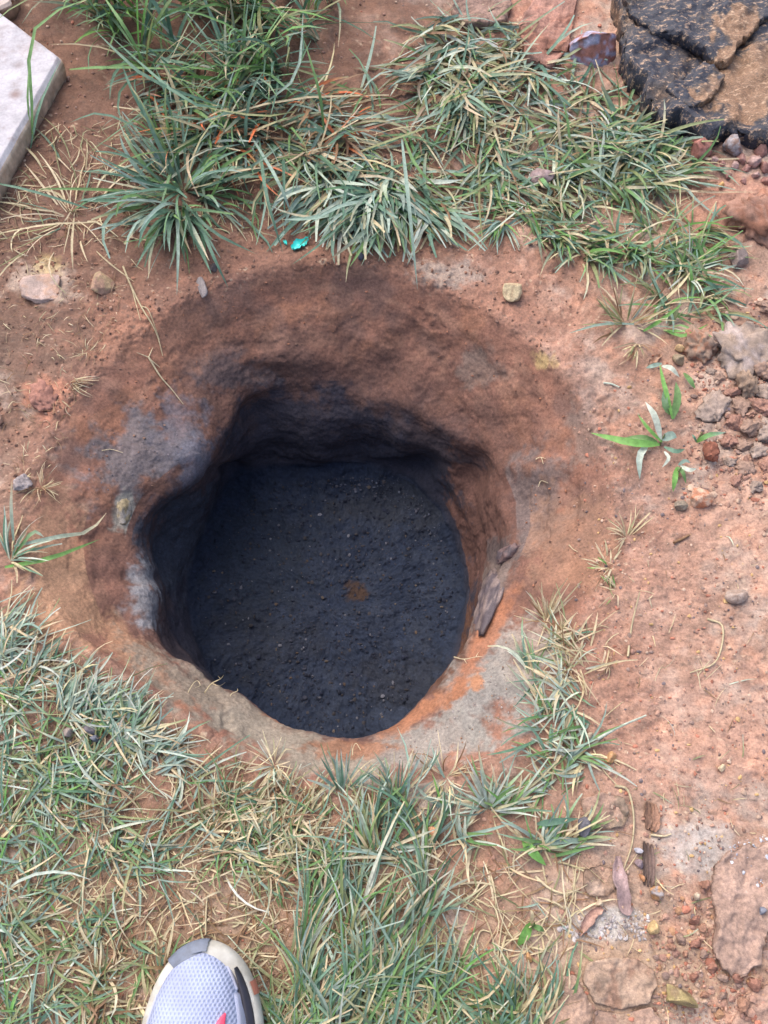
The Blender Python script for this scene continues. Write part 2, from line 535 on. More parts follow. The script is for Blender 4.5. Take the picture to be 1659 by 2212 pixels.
tri = np.stack([idx[0], np.roll(idx[0], -1), np.full(NA, capc)], -1)
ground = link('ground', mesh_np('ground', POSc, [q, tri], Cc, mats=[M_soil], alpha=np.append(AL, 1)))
tag(ground, 'bare red-brown clay ground with a round hole dug in it', 'ground', kind='structure')

# ---- look-up of the finished surface
HR = 0.0025
hx0, hy0, hnx, hny = -1.1, -0.66, 860, 860
pp = POS[near]
ix = ((pp[:, 0] - hx0) / HR).astype(int); iy = ((pp[:, 1] - hy0) / HR).astype(int)
ok = (ix >= 0) & (ix < hnx) & (iy >= 0) & (iy < hny)
HM = np.full((hnx, hny), -9.0)
np.maximum.at(HM, (ix[ok], iy[ok]), pp[ok, 2])
for it in range(4):
    bad = HM < -8
    if not bad.any(): break
    M4 = np.maximum.reduce([np.roll(HM, 1, 0), np.roll(HM, -1, 0), np.roll(HM, 1, 1), np.roll(HM, -1, 1)])
    HM[bad] = M4[bad]
HM[HM < -8] = 0


def hm(x, y):
    i = np.clip(((np.asarray(x) - hx0) / HR).astype(int), 0, hnx - 1)
    j = np.clip(((np.asarray(y) - hy0) / HR).astype(int), 0, hny - 1)
    return HM[i, j]


def onground(u, v):
    q = G(u, v, 0.0)
    for _ in range(3):
        z = np.maximum(hm(q[..., 0], q[..., 1]), -0.3)
        q = G(u, v, z)
    return q


CELL = 5
gw, gh = 1659 // CELL + 1, 2212 // CELL + 1
ci = (Un / CELL).astype(int); cj = (Vn / CELL).astype(int)
okc = (ci >= 0) & (ci < gw) & (cj >= 0) & (cj < gh)
order = np.argsort(-Dn[okc])
VIS = np.full((gw, gh), -1, int)
src = np.flatnonzero(near)[okc][order]
VIS[ci[okc][order], cj[okc][order]] = src


def onwall(u, v):
    """surface point and normal seen at a picture position"""
    i, j = int(u // CELL), int(v // CELL)
    for r in range(0, 6):
        s = VIS[max(i - r, 0):i + r + 1, max(j - r, 0):j + r + 1]
        s = s[s >= 0]
        if len(s): return POS[s[0]].copy(), Nn[s[0]].copy()
    return onground(u, v), np.array([0, 0, 1.0])


def px(u, v):
    """metres per picture pixel there"""
    p = onground(u, v)
    return proj(p)[2] / FPX


# ------------------------------------------------------------------ rocks, slabs, tubes
_ico = {}


def ico(sub):
    if sub not in _ico:
        bm = bmesh.new()
        bmesh.ops.create_icosphere(bm, subdivisions=sub, radius=1)
        bm.verts.ensure_lookup_table()
        _ico[sub] = (np.array([v.co[:] for v in bm.verts]), np.array([[v.index for v in f.verts] for f in bm.faces]))
        bm.free()
    return _ico[sub]


def rock_mesh(name, size, col, seed, cuts=12, rough=0.2, sub=4, cut=(0.42, 0.88), mat=None, col2=None, rot=None, smooth=True, tint=0.5):
    V, F = ico(sub)
    V = V.copy(); r = np.random.default_rng(seed)
    V *= (1 + 0.8 * rough * fbm(V, 1.1, 3, seed))[:, None]
    for k in range(cuts):
        n = r.normal(size=3); n /= np.linalg.norm(n)
        h = r.uniform(*cut)
        o = V @ n - h
        V -= np.clip(o, 0, None)[:, None] * n * 0.93
    if mat is M_clay:
        w_ = V / np.linalg.norm(V, axis=1)[:, None]
        V *= (1 + rough * 1.1 * (0.35 - np.abs(fbm(w_, 0.7, 3, seed + 3, 0.6))) + 0.25 * rough * fbm(w_, 0.18, 2, seed + 4))[:, None]
    V *= (1 + 0.35 * rough * fbm(V, 0.28, 3, seed + 5, 0.6))[:, None]
    nn = fbm(V, 0.6, 4, seed + 9, 0.6)
    cc = np.empty((len(V), 3)); cc[:] = lin(col)
    if col2 is not None:
        cc += (lin(col2) - cc) * (sstep(-0.05, 0.2, nn + (tint - 0.5)))[:, None]
    cc *= (1 + 0.3 * fbm(V, 0.25, 2, seed + 12))[:, None]
    cc = cc * .82 + (cc @ np.array([.35, .45, .2]))[:, None] * .18
    V = V * np.asarray(size)
    if rot is not None:
        cz, sz = math.cos(rot), math.sin(rot)
        V = np.stack([V[:, 0] * cz - V[:, 1] * sz, V[:, 0] * sz + V[:, 1] * cz, V[:, 2]], -1)
    return mesh_np(name, V, F, np.clip(cc, 0.004, 1), smooth=smooth, mats=[mat or M_stone])


def stone(name, label, cat, u, v, su, sv, h, col, seed, rot=0, sink=0.35, group=None, **kw):
    p = onground(u, v); s = px(u, v)
    k = 1.0 / max(0.5, math.cos(math.atan2(p[1], CAM_H)))     # foreshortening towards the top
    me = rock_mesh(name, (su * s, sv * s * k, h), col, seed, rot=R(rot), **kw)
    o = link(name, me, loc=(p[0], p[1], p[2] + h * (1 - 2 * sink)))
    return tag(o, label, cat, group)


def slab_mesh(name, pts, thick, col, seed, mat=None, na=150, nr=26, rough=0.003, edge=0.012, col2=None, z0=None, jag=0.05, side=None, top=None, raw=None, sidejag=.03):
    """weathered plate with a ragged outline: pts are world xy of its rim"""
    pts = np.asarray(pts, float)
    c0 = pts.mean(0)
    dl = pts - c0
    a = np.arctan2(dl[:, 1], dl[:, 0]); r = np.hypot(dl[:, 0], dl[:, 1])
    o = np.argsort(a); a, r = a[o], r[o]
    th = np.linspace(-math.pi, math.pi, na, endpoint=False)
    # straight runs between rim points
    A = np.concatenate([a - 2 * math.pi, a, a + 2 * math.pi]); Rr = np.tile(r, 3)
    k = np.searchsorted(A, th, side='right') - 1
    x1, y1 = Rr[k] * np.cos(A[k]), Rr[k] * np.sin(A[k]); x2, y2 = Rr[k + 1] * np.cos(A[k + 1]), Rr[k + 1] * np.sin(A[k + 1])
    cx_, cy_ = np.cos(th), np.sin(th)
    den = cx_ * (y2 - y1) - cy_ * (x2 - x1)
    rad = (x1 * (y2 - y1) - y1 * (x2 - x1)) / den
    ring = np.stack([cx_, cy_, 0 * th], -1)
    rad = rad * (1 + jag * fbm(ring * 1.0, 0.22, 3, seed, 0.6))
    V = []
    z00 = z0
    fr = [(i / nr) for i in range(1, nr + 1)]
    for f in fr:
        f2 = 1 - (1 - f) ** 1.25
        V.append(np.stack([cx_ * rad * f2, cy_ * rad * f2, np.full(na, thick)], -1))
    nt = len(V)
    for g in (0.82, 0.6, 0.35, 0.1, -0.25):
        bul = 1 + 0.012 * math.sin(g * 3)
        V.append(np.stack([cx_ * rad * bul, cy_ * rad * bul, np.full(na, thick * g)], -1))
    V = np.array(V)
    VV = V.reshape(-1, 3)
    W = VV + np.array([*c0, seed * 0.37])
    rel = rough * (fbm(W, 0.06, 2, seed + 1) * 1.5 + fbm(W, 0.02, 3, seed + 2, 0.6))
    isop = np.repeat(np.arange(len(V)) < nt, na)
    dist = np.repeat(np.array(fr + [1] * 5), na)
    rmean = rad.mean()
    e = np.clip((1 - (1 - (1 - dist) ** 1.0)) * rmean / edge, 0, 1)
    VV[:, 2] += np.where(isop, rel - (1 - np.sqrt(np.clip(1 - (1 - e) ** 2, 0, 1))) * thick * 0.22, rel * 0.4)
    if top is not None:
        VV[:, 2] += np.where(isop, top(W), 0)
    VV[~isop, :2] *= (1 + sidejag * fbm(W[~isop], 0.012, 2, seed + 6))[:, None]
    zb = 0 if z0 is None else z0
    cen = VV[:na].mean(0)
    Vall = np.vstack([VV, cen, [0, 0, -0.25 * thick]])
    n = len(V)
    I = np.arange(n * na).reshape(n, na)
    qd = np.stack([I[:-1], I[1:], np.roll(I[1:], -1, 1), np.roll(I[:-1], -1, 1)], -1).reshape(-1, 4)
    t1 = np.stack([I[0], np.roll(I[0], -1), np.full(na, n * na)], -1)
    t2 = np.stack([np.roll(I[-1], -1), I[-1], np.full(na, n * na + 1)], -1)
    cc = np.empty((len(Vall), 3)); cc[:] = lin(col) if raw is None else raw
    Wc = Vall + np.array([*c0, seed * 0.37])
    if col2 is not None:
        cc += (lin(col2) - cc) * sstep(-0.1, 0.35, fbm(Wc, 0.045, 4, seed + 8, 0.6))[:, None]
    cc *= (1 + 0.25 * fbm(Wc, 0.02, 3, seed + 10))[:, None]
    cc = cc * .84 + (cc @ np.array([.35, .45, .2]))[:, None] * .16
    if side is not None:
        sm = np.concatenate([~isop, [False, True]])
        cc[sm] = lin(side) * (1 + 0.5 * fbm(Wc[sm], 0.01, 2, seed + 20))[:, None]
    me = mesh_np(name, Vall, [qd, t1, t2], np.clip(cc, 0.004, 1), mats=[mat or M_clay])
    return me, c0


def slab(name, label, cat, uv, thick, col, seed, lift=0.0, parent=None, **kw):
    w = np.array([onground(u, v) for u, v in uv])
    if kw.get('mat') is M_soil:
        i_ = [VIS[min(max(int(u // CELL), 0), gw - 1), min(max(int(v // CELL), 0), gh - 1)] for u, v in uv]
        i_ = [i for i in i_ if i >= 0]
        if i_: kw['raw'] = 0.6 * C[i_].mean(0) * 1.06 + 0.4 * lin(col)
    z = np.median(w[:, 2]) + lift
    me, c0 = slab_mesh(name, w[:, :2], thick, col, seed, **kw)
    if parent is None:
        o = link(name, me, loc=(c0[0], c0[1], z))
        return tag(o, label, cat)
    return link(name, me, parent, loc=(c0[0] - parent.location.x, c0[1] - parent.location.y, z - parent.location.z))


def tube(pts, rad, sides=5, smooth_n=4):
    """tapered bent tube along points -> verts, quads"""
    P = np.asarray(pts, float)
    t = np.linspace(0, len(P) - 1, (len(P) - 1) * smooth_n + 1)
    # Catmull-Rom
    Q = np.vstack([2 * P[0] - P[1], P, 2 * P[-1] - P[-2]])
    i = np.minimum(t.astype(int), len(P) - 2); f = (t - i)[:, None]
    a, b, c_, d_ = Q[i], Q[i + 1], Q[i + 2], Q[i + 3]
    S_ = 0.5 * (2 * b + (c_ - a) * f + (2 * a - 5 * b + 4 * c_ - d_) * f ** 2 + (3 * b - a - 3 * c_ + d_) * f ** 3)
    T = np.gradient(S_, axis=0); T /= np.linalg.norm(T, axis=1)[:, None] + 1e-9
    up = np.array([0.13, 0.21, 0.97])
    s1 = np.cross(T, up); s1 /= np.linalg.norm(s1, axis=1)[:, None] + 1e-9
    s2 = np.cross(T, s1)
    n = len(S_)
    rr = np.interp(np.linspace(0, 1, n), np.linspace(0, 1, len(rad)), rad)
    an = np.linspace(0, 2 * math.pi, sides, endpoint=False)
    V = S_[:, None] + rr[:, None, None] * (np.cos(an)[None, :, None] * s1[:, None] + np.sin(an)[None, :, None] * s2[:, None])
    I = np.arange(n * sides).reshape(n, sides)
    F = np.stack([I[:-1], I[1:], np.roll(I[1:], -1, 1), np.roll(I[:-1], -1, 1)], -1).reshape(-1, 4)
    return V.reshape(-1, 3), F


# ------------------------------------------------------------------ grass
PAL = {k: lin(v) for k, v in dict(
    teal=(108, 142, 118), blue=(150, 172, 156), green=(116, 152, 92), bright=(122, 172, 88), straw=(212, 194, 156), brown=(150, 116, 86),
    pale=(204, 212, 194), orange=(240, 128, 80), dark=(78, 108, 84), olive=(146, 150, 104), cream=(226, 208, 170)).items()}


def pick(n, mix):
    k = list(mix); w = np.array([mix[x] for x in k], float); w /= w.sum()
    i = rng.choice(len(k), n, p=w)
    c_ = np.array([PAL[x] for x in k])[i]
    return c_ * rng.uniform(0.84, 1.12, (n, 1)) * rng.uniform(0.95, 1.05, (n, 3))


K = 6
SEGF = np.concatenate([np.arange(K - 1) * 0 + 0, []])


def blades(root, az, L, W, e0, droop, bend, col, tipc, blunt=0.35, roll=None, clamp=True, lift=0.004):
    """n bent, creased, tapering blades -> V (n, 3K, 3), C (n, 3K, 3)"""
    n = len(root)
    pos = np.empty((n, K, 3)); pos[:, 0] = root
    a = az.copy(); cur = np.asarray(root, float).copy()
    sides = np.empty((n, K, 3))
    for k in range(K):
        f = k / (K - 1)
        e = e0 - droop * f ** 1.2
        a = az + bend * f
        dirv = np.stack([np.cos(e) * np.cos(a), np.cos(e) * np.sin(a), np.sin(e)], -1)
        if k:
            cur = cur + prev * (L / (K - 1))[:, None]
            if clamp:
                g = hm(cur[:, 0], cur[:, 1])
                lim = g + lift_r(n, lift)
                cur[:, 2] = np.maximum(cur[:, 2], np.minimum(lim, cur[:, 2] + 0.02))
            pos[:, k] = cur
        prev = dirv
        sd = np.stack([-np.sin(a), np.cos(a), 0 * a], -1)
        nm = np.cross(dirv, sd)
        rl = (roll if roll is not None else 0) + 0.0
        sides[:, k] = sd * np.cos(rl)[:, None] + nm * np.sin(rl)[:, None] if roll is not None else sd
    prof = np.array([0.62, 0.92, 1.0, 0.88, 0.62, 0.0])
    pr = prof[None] * np.ones((n, 1))
    pr[:, -1] = blunt if np.isscalar(blunt) else blunt
    pr[:, -2] = np.maximum(pr[:, -2], pr[:, -1] * 0.95)
    hw = 0.5 * W[:, None] * pr
    V = np.empty((n, K, 3, 3))
    V[:, :, 0] = pos - sides * hw[..., None]
    V[:, :, 1] = pos
    V[:, :, 1, 2] -= 0.35 * hw
    V[:, :, 2] = pos + sides * hw[..., None]
    f = np.linspace(0, 1, K)[None, :, None]
    cc = col[:, None] * (1 - f ** 3) + tipc[:, None] * f ** 3
    base = np.array([0.62, 0.9, 1, 1, 1, 1])[None, :, None]
    pale_base = PAL['cream'][None, None] * 0.5 + col[:, None] * 0.5
    cc = np.where(base < 0.7, pale_base, cc)
    Cc_ = np.repeat(cc[:, :, None], 3, 2)
    return V.reshape(n, K * 3, 3), Cc_.reshape(n, K * 3, 3)


def lift_r(n, lift):
    return rng.uniform(0.0008, lift, n)


_bf = []
for k in range(K - 1):
    for s in (0, 1):
        _bf.append((k * 3 + s, (k + 1) * 3 + s, (k + 1) * 3 + s + 1, k * 3 + s + 1))
BF = np.array(_bf)


def in_poly(u, v, poly):
    p = np.asarray(poly, float)
    ins = np.zeros(len(u), bool)
    j = len(p) - 1
    for i in range(len(p)):
        c_ = ((p[i, 1] > v) != (p[j, 1] > v)) & (u < (p[j, 0] - p[i, 0]) * (v - p[i, 1]) / (p[j, 1] - p[i, 1] + 1e-9) + p[i, 0])
        ins ^= c_
        j = i
    return ins


def scatter(poly, n, clump=0.0, seed=0, thresh=None):
    p = np.asarray(poly, float)
    U, Vv = [], []
    m = 0
    while m < n:
        u = rng.uniform(p[:, 0].min(), p[:, 0].max(), n * 2); v = rng.uniform(p[:, 1].min(), p[:, 1].max(), n * 2)
        k = in_poly(u, v, poly)
        if thresh is not None:
            q_ = perlin(np.stack([u / clump, v / clump, 0 * u + seed], -1), seed)
            k &= rng.random(len(u)) < sstep(thresh - 0.25, thresh + 0.25, q_ + 0.0)
        U.append(u[k]); Vv.append(v[k]); m += k.sum()
    return np.concatenate(U)[:n], np.concatenate(Vv)[:n]


def field(n, poly, mix, tip, L, W, az, spread, el=(0.2, 0.9), droop=(0.3, 1.1), blunt=0.4, clump=120, thresh=None, seed=1, tuft=0, lift=0.007):
    """arrays of blades growing in a region; az in degrees (90 = away from the viewer)"""
    if tuft:
        m = max(1, n // tuft)
        u, v = scatter(poly, m, clump, seed, thresh)
        u = np.repeat(u, tuft) + rng.normal(0, 7, m * tuft); v = np.repeat(v, tuft) + rng.normal(0, 6, m * tuft)
        tdir = np.repeat(rng.normal(0, 1, m), tuft)
        n = m * tuft
    else:
        u, v = scatter(poly, n, clump, seed, thresh)
        tdir = 0
    root = onground(u, v)
    root[:, 2] -= 0.001
    a = np.radians(np.asarray(az(u, v) if callable(az) else az) + spread * (rng.normal(0, 1, n) * (0.42 if tuft else 1) + 0.9 * tdir))
    a = a * np.ones(n)
    Ls = rng.uniform(*L, n) * (0.75 + 0.5 * rng.random(n) ** 2)
    Ws = rng.uniform(*W, n)
    e0 = rng.uniform(*el, n)
    dr_ = rng.uniform(*droop, n)
    bend = rng.normal(0, 0.6, n)
    cc = pick(n, mix); tc = pick(n, tip)
    keep = rng.random(n) < 0.4
    tc = np.where(keep[:, None], cc, tc)
    return blades(root, a, Ls, Ws, e0, dr_, bend, cc, tc, blunt=np.where(rng.random(n) < 0.55, blunt, 0.05), roll=rng.normal(0, 0.45, n), lift=lift)


def build_stuff(name, parts, label, cat='grass'):
    V = np.concatenate([p[0] for p in parts]); Cc_ = np.concatenate([p[1] for p in parts])
    n = len(V)
    F = (BF[None] + (np.arange(n) * K * 3)[:, None, None]).reshape(-1, 4)
    o = link(name, mesh_np(name, V.reshape(-1, 3), F, np.clip(Cc_.reshape(-1, 3), 0.01, 1), mats=[M_grass]))
    return tag(o, label, cat, kind='stuff')


def build_tuft(name, label, u, v, parts, cat='grass tuft', wall=False, base=None):
    """a tuft whose blades are parts"""
    V = np.concatenate([p[0] for p in parts]); Cc_ = np.clip(np.concatenate([p[1] for p in parts]), 0.01, 1)
    b = base if base is not None else onground(u, v)
    e = empty(name, b)
    for i in range(len(V)):
        link('blade', mesh_np('blade', V[i] - b, BF, Cc_[i], mats=[M_grass]), e)
    return tag(e, label, cat)


def radial(n, u, v, r, mix, tip, L, W, az0=90, fan=180, el=(0.3, 1.3), droop=(0.4, 1.3), blunt=0.1, base=None, bend=0.3, clamp=True, lift=0.006):
    b = base if base is not None else onground(u, v)
    s = px(u, v)
    a = np.radians(az0 + rng.uniform(-fan, fan, n))
    rr = np.abs(rng.normal(0, r, n)) * s
    root = np.stack([b[0] + rr * np.cos(a), b[1] + rr * np.sin(a), np.full(n, b[2])], -1)
    if base is None:
        root[:, 2] = hm(root[:, 0], root[:, 1]) - 0.001
    cc = pick(n, mix); tc = pick(n, tip)
    tc = np.where((rng.random(n) < 0.5)[:, None], cc, tc)
    return blades(root, a + rng.normal(0, 0.15, n), rng.uniform(*L, n), rng.uniform(*W, n), rng.uniform(*el, n), rng.uniform(*droop, n),
                  rng.normal(0, bend, n), cc, tc, blunt=np.where(rng.random(n) < 0.3, 0.4, blunt), roll=rng.normal(0, 0.4, n), clamp=clamp, lift=lift)


def shaped(paths, W, cols, tips=None, hgt=None, prof=(0.5, 0.85, 1.0, 0.9, 0.62, 0.04)):
    """single blades drawn through picture positions with heights above ground: path = [(u, v, h), ...]"""
    n = len(paths); V = np.empty((n, K, 3, 3)); Cc_ = np.empty((n, K, 3, 3))
    for i, p in enumerate(paths):
        q_ = []
        for (u, v, h) in p:
            g = onground(u, v)
            w_ = G(u, v, g[2] + h)
            gz = hm(w_[0], w_[1])
            q_.append(G(u, v, max(gz, g[2] * (0 if gz < -0.02 else 1)) + h if gz > -0.03 else g[2] + h))
        q_ = np.array(q_)
        t = np.linspace(0, len(q_) - 1, K)
        Q = np.vstack([2 * q_[0] - q_[1], q_, 2 * q_[-1] - q_[-2]])
        ii = np.minimum(t.astype(int), len(q_) - 2); f = (t - ii)[:, None]
        a, b, c_, d_ = Q[ii], Q[ii + 1], Q[ii + 2], Q[ii + 3]
        S_ = 0.5 * (2 * b + (c_ - a) * f + (2 * a - 5 * b + 4 * c_ - d_) * f ** 2 + (3 * b - a - 3 * c_ + d_) * f ** 3)
        T = np.gradient(S_, axis=0); T /= np.linalg.norm(T, axis=1)[:, None] + 1e-9
        sd = np.cross(T, [0, -0.25, 1.0]); sd /= np.linalg.norm(sd, axis=1)[:, None] + 1e-9
        hw = 0.5 * W[i] * np.array(prof)
        V[i, :, 0] = S_ - sd * hw[:, None]; V[i, :, 2] = S_ + sd * hw[:, None]
        V[i, :, 1] = S_ - np.array([0, 0, 1]) * (0.3 * hw)[:, None]
        c0 = PAL[cols[i]] * random.uniform(0.85, 1.15)
        c1 = PAL[tips[i]] if tips else c0
        ff = np.linspace(0, 1, K)[:, None, None] ** 2
        Cc_[i] = c0 * (1 - ff) + c1 * ff
    return V.reshape(n, K * 3, 3), Cc_.reshape(n, K * 3, 3)


TURF = dict(teal=3.6, blue=4.0, green=3.0, pale=1.8, straw=1.8, olive=2.8, brown=0.8, bright=0.6)
TIPS = dict(straw=2.5, pale=1.2, blue=3, brown=1, green=2)
DRY = dict(straw=4, brown=2.2, cream=1.2, olive=1.2, pale=0.8)

# worn turf on the near side, lower left
lawn = []
lawn.append(field(1650, [(-260, 1330), (0, 1330), (60, 1390), (140, 1480), (280, 1550), (390, 1650), (470, 1730), (620, 1800), (560, 1880), (300, 1900), (150, 2020), (110, 2330), (-260, 2400)],
                  TURF, TIPS, (.03, .075), (.0011, .0027), 25, 85, el=(-.05, .45), tuft=3, seed=3, thresh=-.02, clump=80))
lawn.append(field(360, [(10, 1330), (80, 1400), (170, 1480), (290, 1545), (380, 1640), (350, 1690), (210, 1610), (60, 1500), (-20, 1430)],
                  dict(pale=4, blue=4, straw=2, teal=1), TIPS, (.03, .055), (.0013, .0028), 35, 40, el=(.15, .7), tuft=5))
lawn.append(field(560, [(700, 1790), (900, 1770), (930, 1850), (930, 2000), (900, 2120), (960, 2300), (640, 2330), (600, 2130), (660, 1990)],
                  dict(teal=4, blue=4, green=3, pale=1.5, straw=2, olive=2, dark=1.5), TIPS, (.04, .085), (.0013, .0030), 75, 34, el=(.1, .7), tuft=8, seed=5))
lawn.append(field(420, [(440, 1700), (640, 1720), (740, 1800), (720, 1900), (560, 1880), (430, 1800)], dict(straw=4, brown=2, olive=2, teal=1.4, green=1, cream=1), TIPS,
                  (.02, .05), (.0010, .0024), 60, 90, el=(.1, .8), tuft=5))
lawn.append(field(300, [(120, 2010), (330, 1960), (620, 1960), (600, 2060), (560, 2260), (120, 2330)], dict(straw=3, brown=2, olive=2, green=2, teal=1), TIPS,
                  (.018, .045), (.0012, .003), 100, 110, el=(.05, .7), tuft=5, thresh=0.15, clump=90))
lawn.append(field(360, [(620, 2030), (900, 2050), (1000, 2120), (1100, 2330), (560, 2330)], dict(green=3, teal=3, olive=2, straw=2, bright=1), TIPS,
                  (.035, .07), (.0013, .0028), 80, 75, el=(.1, .7), tuft=7))
build_stuff('turf', lawn, 'worn dusty green and straw turf around the sneaker on the near side of the hole')

# ragged strip along the right-hand near rim
strip = []
strip.append(field(200, [(1130, 1420), (1190, 1370), (1250, 1480), (1290, 1600), (1270, 1720), (1150, 1740), (1160, 1600)], dict(blue=3, pale=3, straw=3, teal=2, green=2, cream=1),
                   TIPS, (.03, .06), (.0014, .003), 165, 75, el=(.0, .6), tuft=5))
strip.append(field(90, [(1180, 1370), (1300, 1340), (1320, 1430), (1230, 1480)], DRY, DRY, (.02, .05), (.0010, .0022), 120, 80, el=(.1, .8), tuft=4))
strip.append(field(130, [(930, 1740), (1160, 1720), (1260, 1760), (1250, 1850), (1000, 1830)], dict(blue=3, green=3, straw=3, pale=1, bright=1), TIPS, (.025, .055),
                   (.0014, .0034), 80, 70, el=(.2, .9), tuft=6, thresh=0.0, clump=70))
strip.append(field(200, [(960, 1850), (1240, 1860), (1250, 2000), (1180, 2212), (1000, 2212)], dict(straw=5, brown=3, cream=2, olive=1, blue=.6), DRY, (.02, .06), (.0009, .002), 60, 120,
                   el=(-.1, .4), lift=.004))
strip.append(field(160, [(1060, 2140), (1230, 2150), (1200, 2300), (1040, 2300)], dict(teal=3, green=2, olive=2, straw=2), TIPS, (.03, .06), (.0016, .003), 70, 60, tuft=6))
build_stuff('grass_strip', strip, 'thin ragged strip of grass along the right-hand near rim of the hole')

# far side: matted grass between board and dark rock
upper = []
upper.append(field(950, [(560, 330), (720, 220), (900, 130), (1010, 100), (1180, 170), (1300, 190), (1400, 260), (1470, 330), (1440, 420), (1280, 440), (1130, 450), (960, 470), (800, 440), (680, 400)],
                   dict(teal=4, blue=2.6, pale=.8, straw=2.6, olive=3.4, brown=2, green=3, dark=1.4), TIPS, (.05, .12), (.0020, .0046), -75, 80, el=(-.08, .45), tuft=3, seed=8, thresh=0.0, clump=100))
upper.append(field(260, [(650, 400), (900, 380), (960, 460), (880, 490), (720, 470)], dict(blue=5, teal=4, pale=3, green=1, straw=1), TIPS, (.055, .095), (.0036, .0062), -92, 30,
                   el=(.2, .7), droop=(.5, 1.2), tuft=6))
upper.append(field(260, [(900, 60), (1080, 40), (1180, 150), (1040, 230), (900, 200)], dict(straw=3, olive=3, blue=3, teal=2, pale=2, brown=2), TIPS, (.06, .10), (.0028, .0052), -60, 70, el=(.1, .7), tuft=6))
upper.append(field(280, [(1180, 250), (1380, 250), (1470, 330), (1480, 390), (1300, 430), (1190, 400)], dict(blue=3, teal=3, green=3, olive=3, straw=2, pale=1), TIPS, (.045, .085), (.0026, .0048), -20, 80, el=(.2, .9), tuft=7))
upper.append(field(230, [(1130, 440), (1350, 430), (1420, 540), (1300, 580), (1160, 520)], dict(green=3, teal=3, straw=2, olive=2, bright=1), TIPS, (.03, .065), (.0022, .0044), -70, 90, el=(.2, .9), tuft=6, thresh=0.05, clump=80))
upper.append(field(190, [(1400, 500), (1540, 480), (1560, 680), (1420, 720), (1380, 620)], dict(green=3, teal=3, straw=2, olive=2, bright=1.5), TIPS, (.035, .07), (.002, .0042), 60, 110, el=(.2, .9), tuft=6))
upper.append(field(260, [(380, 180), (700, 200), (800, 330), (640, 380), (420, 330)], dict(teal=3, orange=1.4, blue=2, straw=2, brown=2, dark=2), TIPS, (.05, .11), (.0026, .005), -60, 80, el=(.1, .8), tuft=5))
build_stuff('matted_grass', upper, 'matted blue-green and straw grass band across the far side, reaching the dark rock')

tall = []
tall.append(field(400, [(100, -60), (740, -60), (720, 90), (560, 200), (330, 190), (200, 60)], dict(green=4, teal=4, bright=2, dark=2, olive=2, straw=1), dict(green=2, straw=1, teal=2),
                  (.09, .17), (.0028, .0056), -90, 60, el=(.6, 1.35), droop=(.4, 1.4), blunt=.05, tuft=8, seed=12))
tall.append(field(230, [(230, 110), (560, 120), (640, 260), (600, 400), (420, 360), (250, 300)], dict(green=3, teal=4, dark=1, blue=2, straw=1.4, orange=.7), dict(green=2, straw=2, teal=2, orange=.6),
                  (.06, .13), (.0026, .0052), -90, 85, el=(.15, 1.1), droop=(.4, 1.3), blunt=.1, tuft=6, seed=13))
tall.append(field(160, [(60, -160), (900, -160), (900, -40), (60, -40)], dict(green=4, teal=4, dark=2, olive=2), dict(green=2, straw=1, teal=2),
                  (.08, .15), (.002, .0042), -90, 65, el=(.7, 1.35), droop=(.4, 1.4), blunt=.05, tuft=8))
build_stuff('tall_grass', tall, 'tall fresh green grass standing along the far upper left beside the white board')

# dead thatch lying on the soil
th = []
th.append(field(2700, [(-100, 1350), (130, 1400), (480, 1640), (960, 1760), (1000, 2300), (-100, 2300)], dict(straw=3, brown=4, cream=1, olive=1), DRY, (.012, .038), (.0008, .0018), 0, 180, el=(-.1, .3), droop=(0, .2), lift=.003))
th.append(field(900, [(0, 300), (300, 260), (700, 300), (1450, 350), (1500, 560), (900, 480), (0, 540)], dict(straw=3, brown=4, cream=1, olive=1), DRY, (.015, .04), (.0008, .0018), 0, 180, el=(-.1, .25), droop=(0, .2), lift=.003))
th.append(field(260, [(0, 540), (330, 560), (200, 800), (90, 1060), (0, 1100)], dict(straw=2, brown=4, cream=1), DRY, (.006, .022), (.0005, .0011), 0, 180, el=(-.1, .3), droop=(-.5, .5), lift=.003))
th.append(field(90, [(1250, 1150), (1640, 1150), (1640, 2200), (1250, 2200)], DRY, DRY, (.008, .03), (.0006, .0013), 0, 180, el=(-.1, .2), droop=(-.3, .3), lift=.002))
build_stuff('thatch', th, 'short dead straw litter lying on the bare soil', 'straw')

#PART2
# ------------------------------------------------------------------ tufts that stand on their own (each blade a part)
GT = dict(teal=5, blue=3, green=3, pale=1, straw=1)
build_tuft('grass_clump', 'dense blue-green grass clump spraying out in all directions left of the far rim', 375, 425,
           [radial(150, 395, 410, 60, dict(teal=5, blue=1.6, green=3, straw=2, dark=3), TIPS, (.045, .12), (.0026, .0056), el=(.05, 1.15), droop=(.3, 1.5), bend=.5),
            radial(30, 385, 440, 30, dict(teal=5, blue=2, dark=2), TIPS, (.085, .12), (.0036, .0058), az0=-85, fan=45, el=(.4, .9), droop=(.7, 1.3)),
            shaped([[(400, 440, .01), (460, 500, .03), (552, 548, .006)], [(380, 440, .01), (385, 530, .03), (382, 638, .006)], [(420, 450, .01), (455, 540, .03), (493, 622, .006)],
                    [(560, 300, .01), (575, 420, .05), (612, 548, .004)], [(540, 290, .01), (600, 390, .05), (632, 470, .02)]], [.004] * 5, ['teal', 'blue', 'teal', 'teal', 'blue'])])
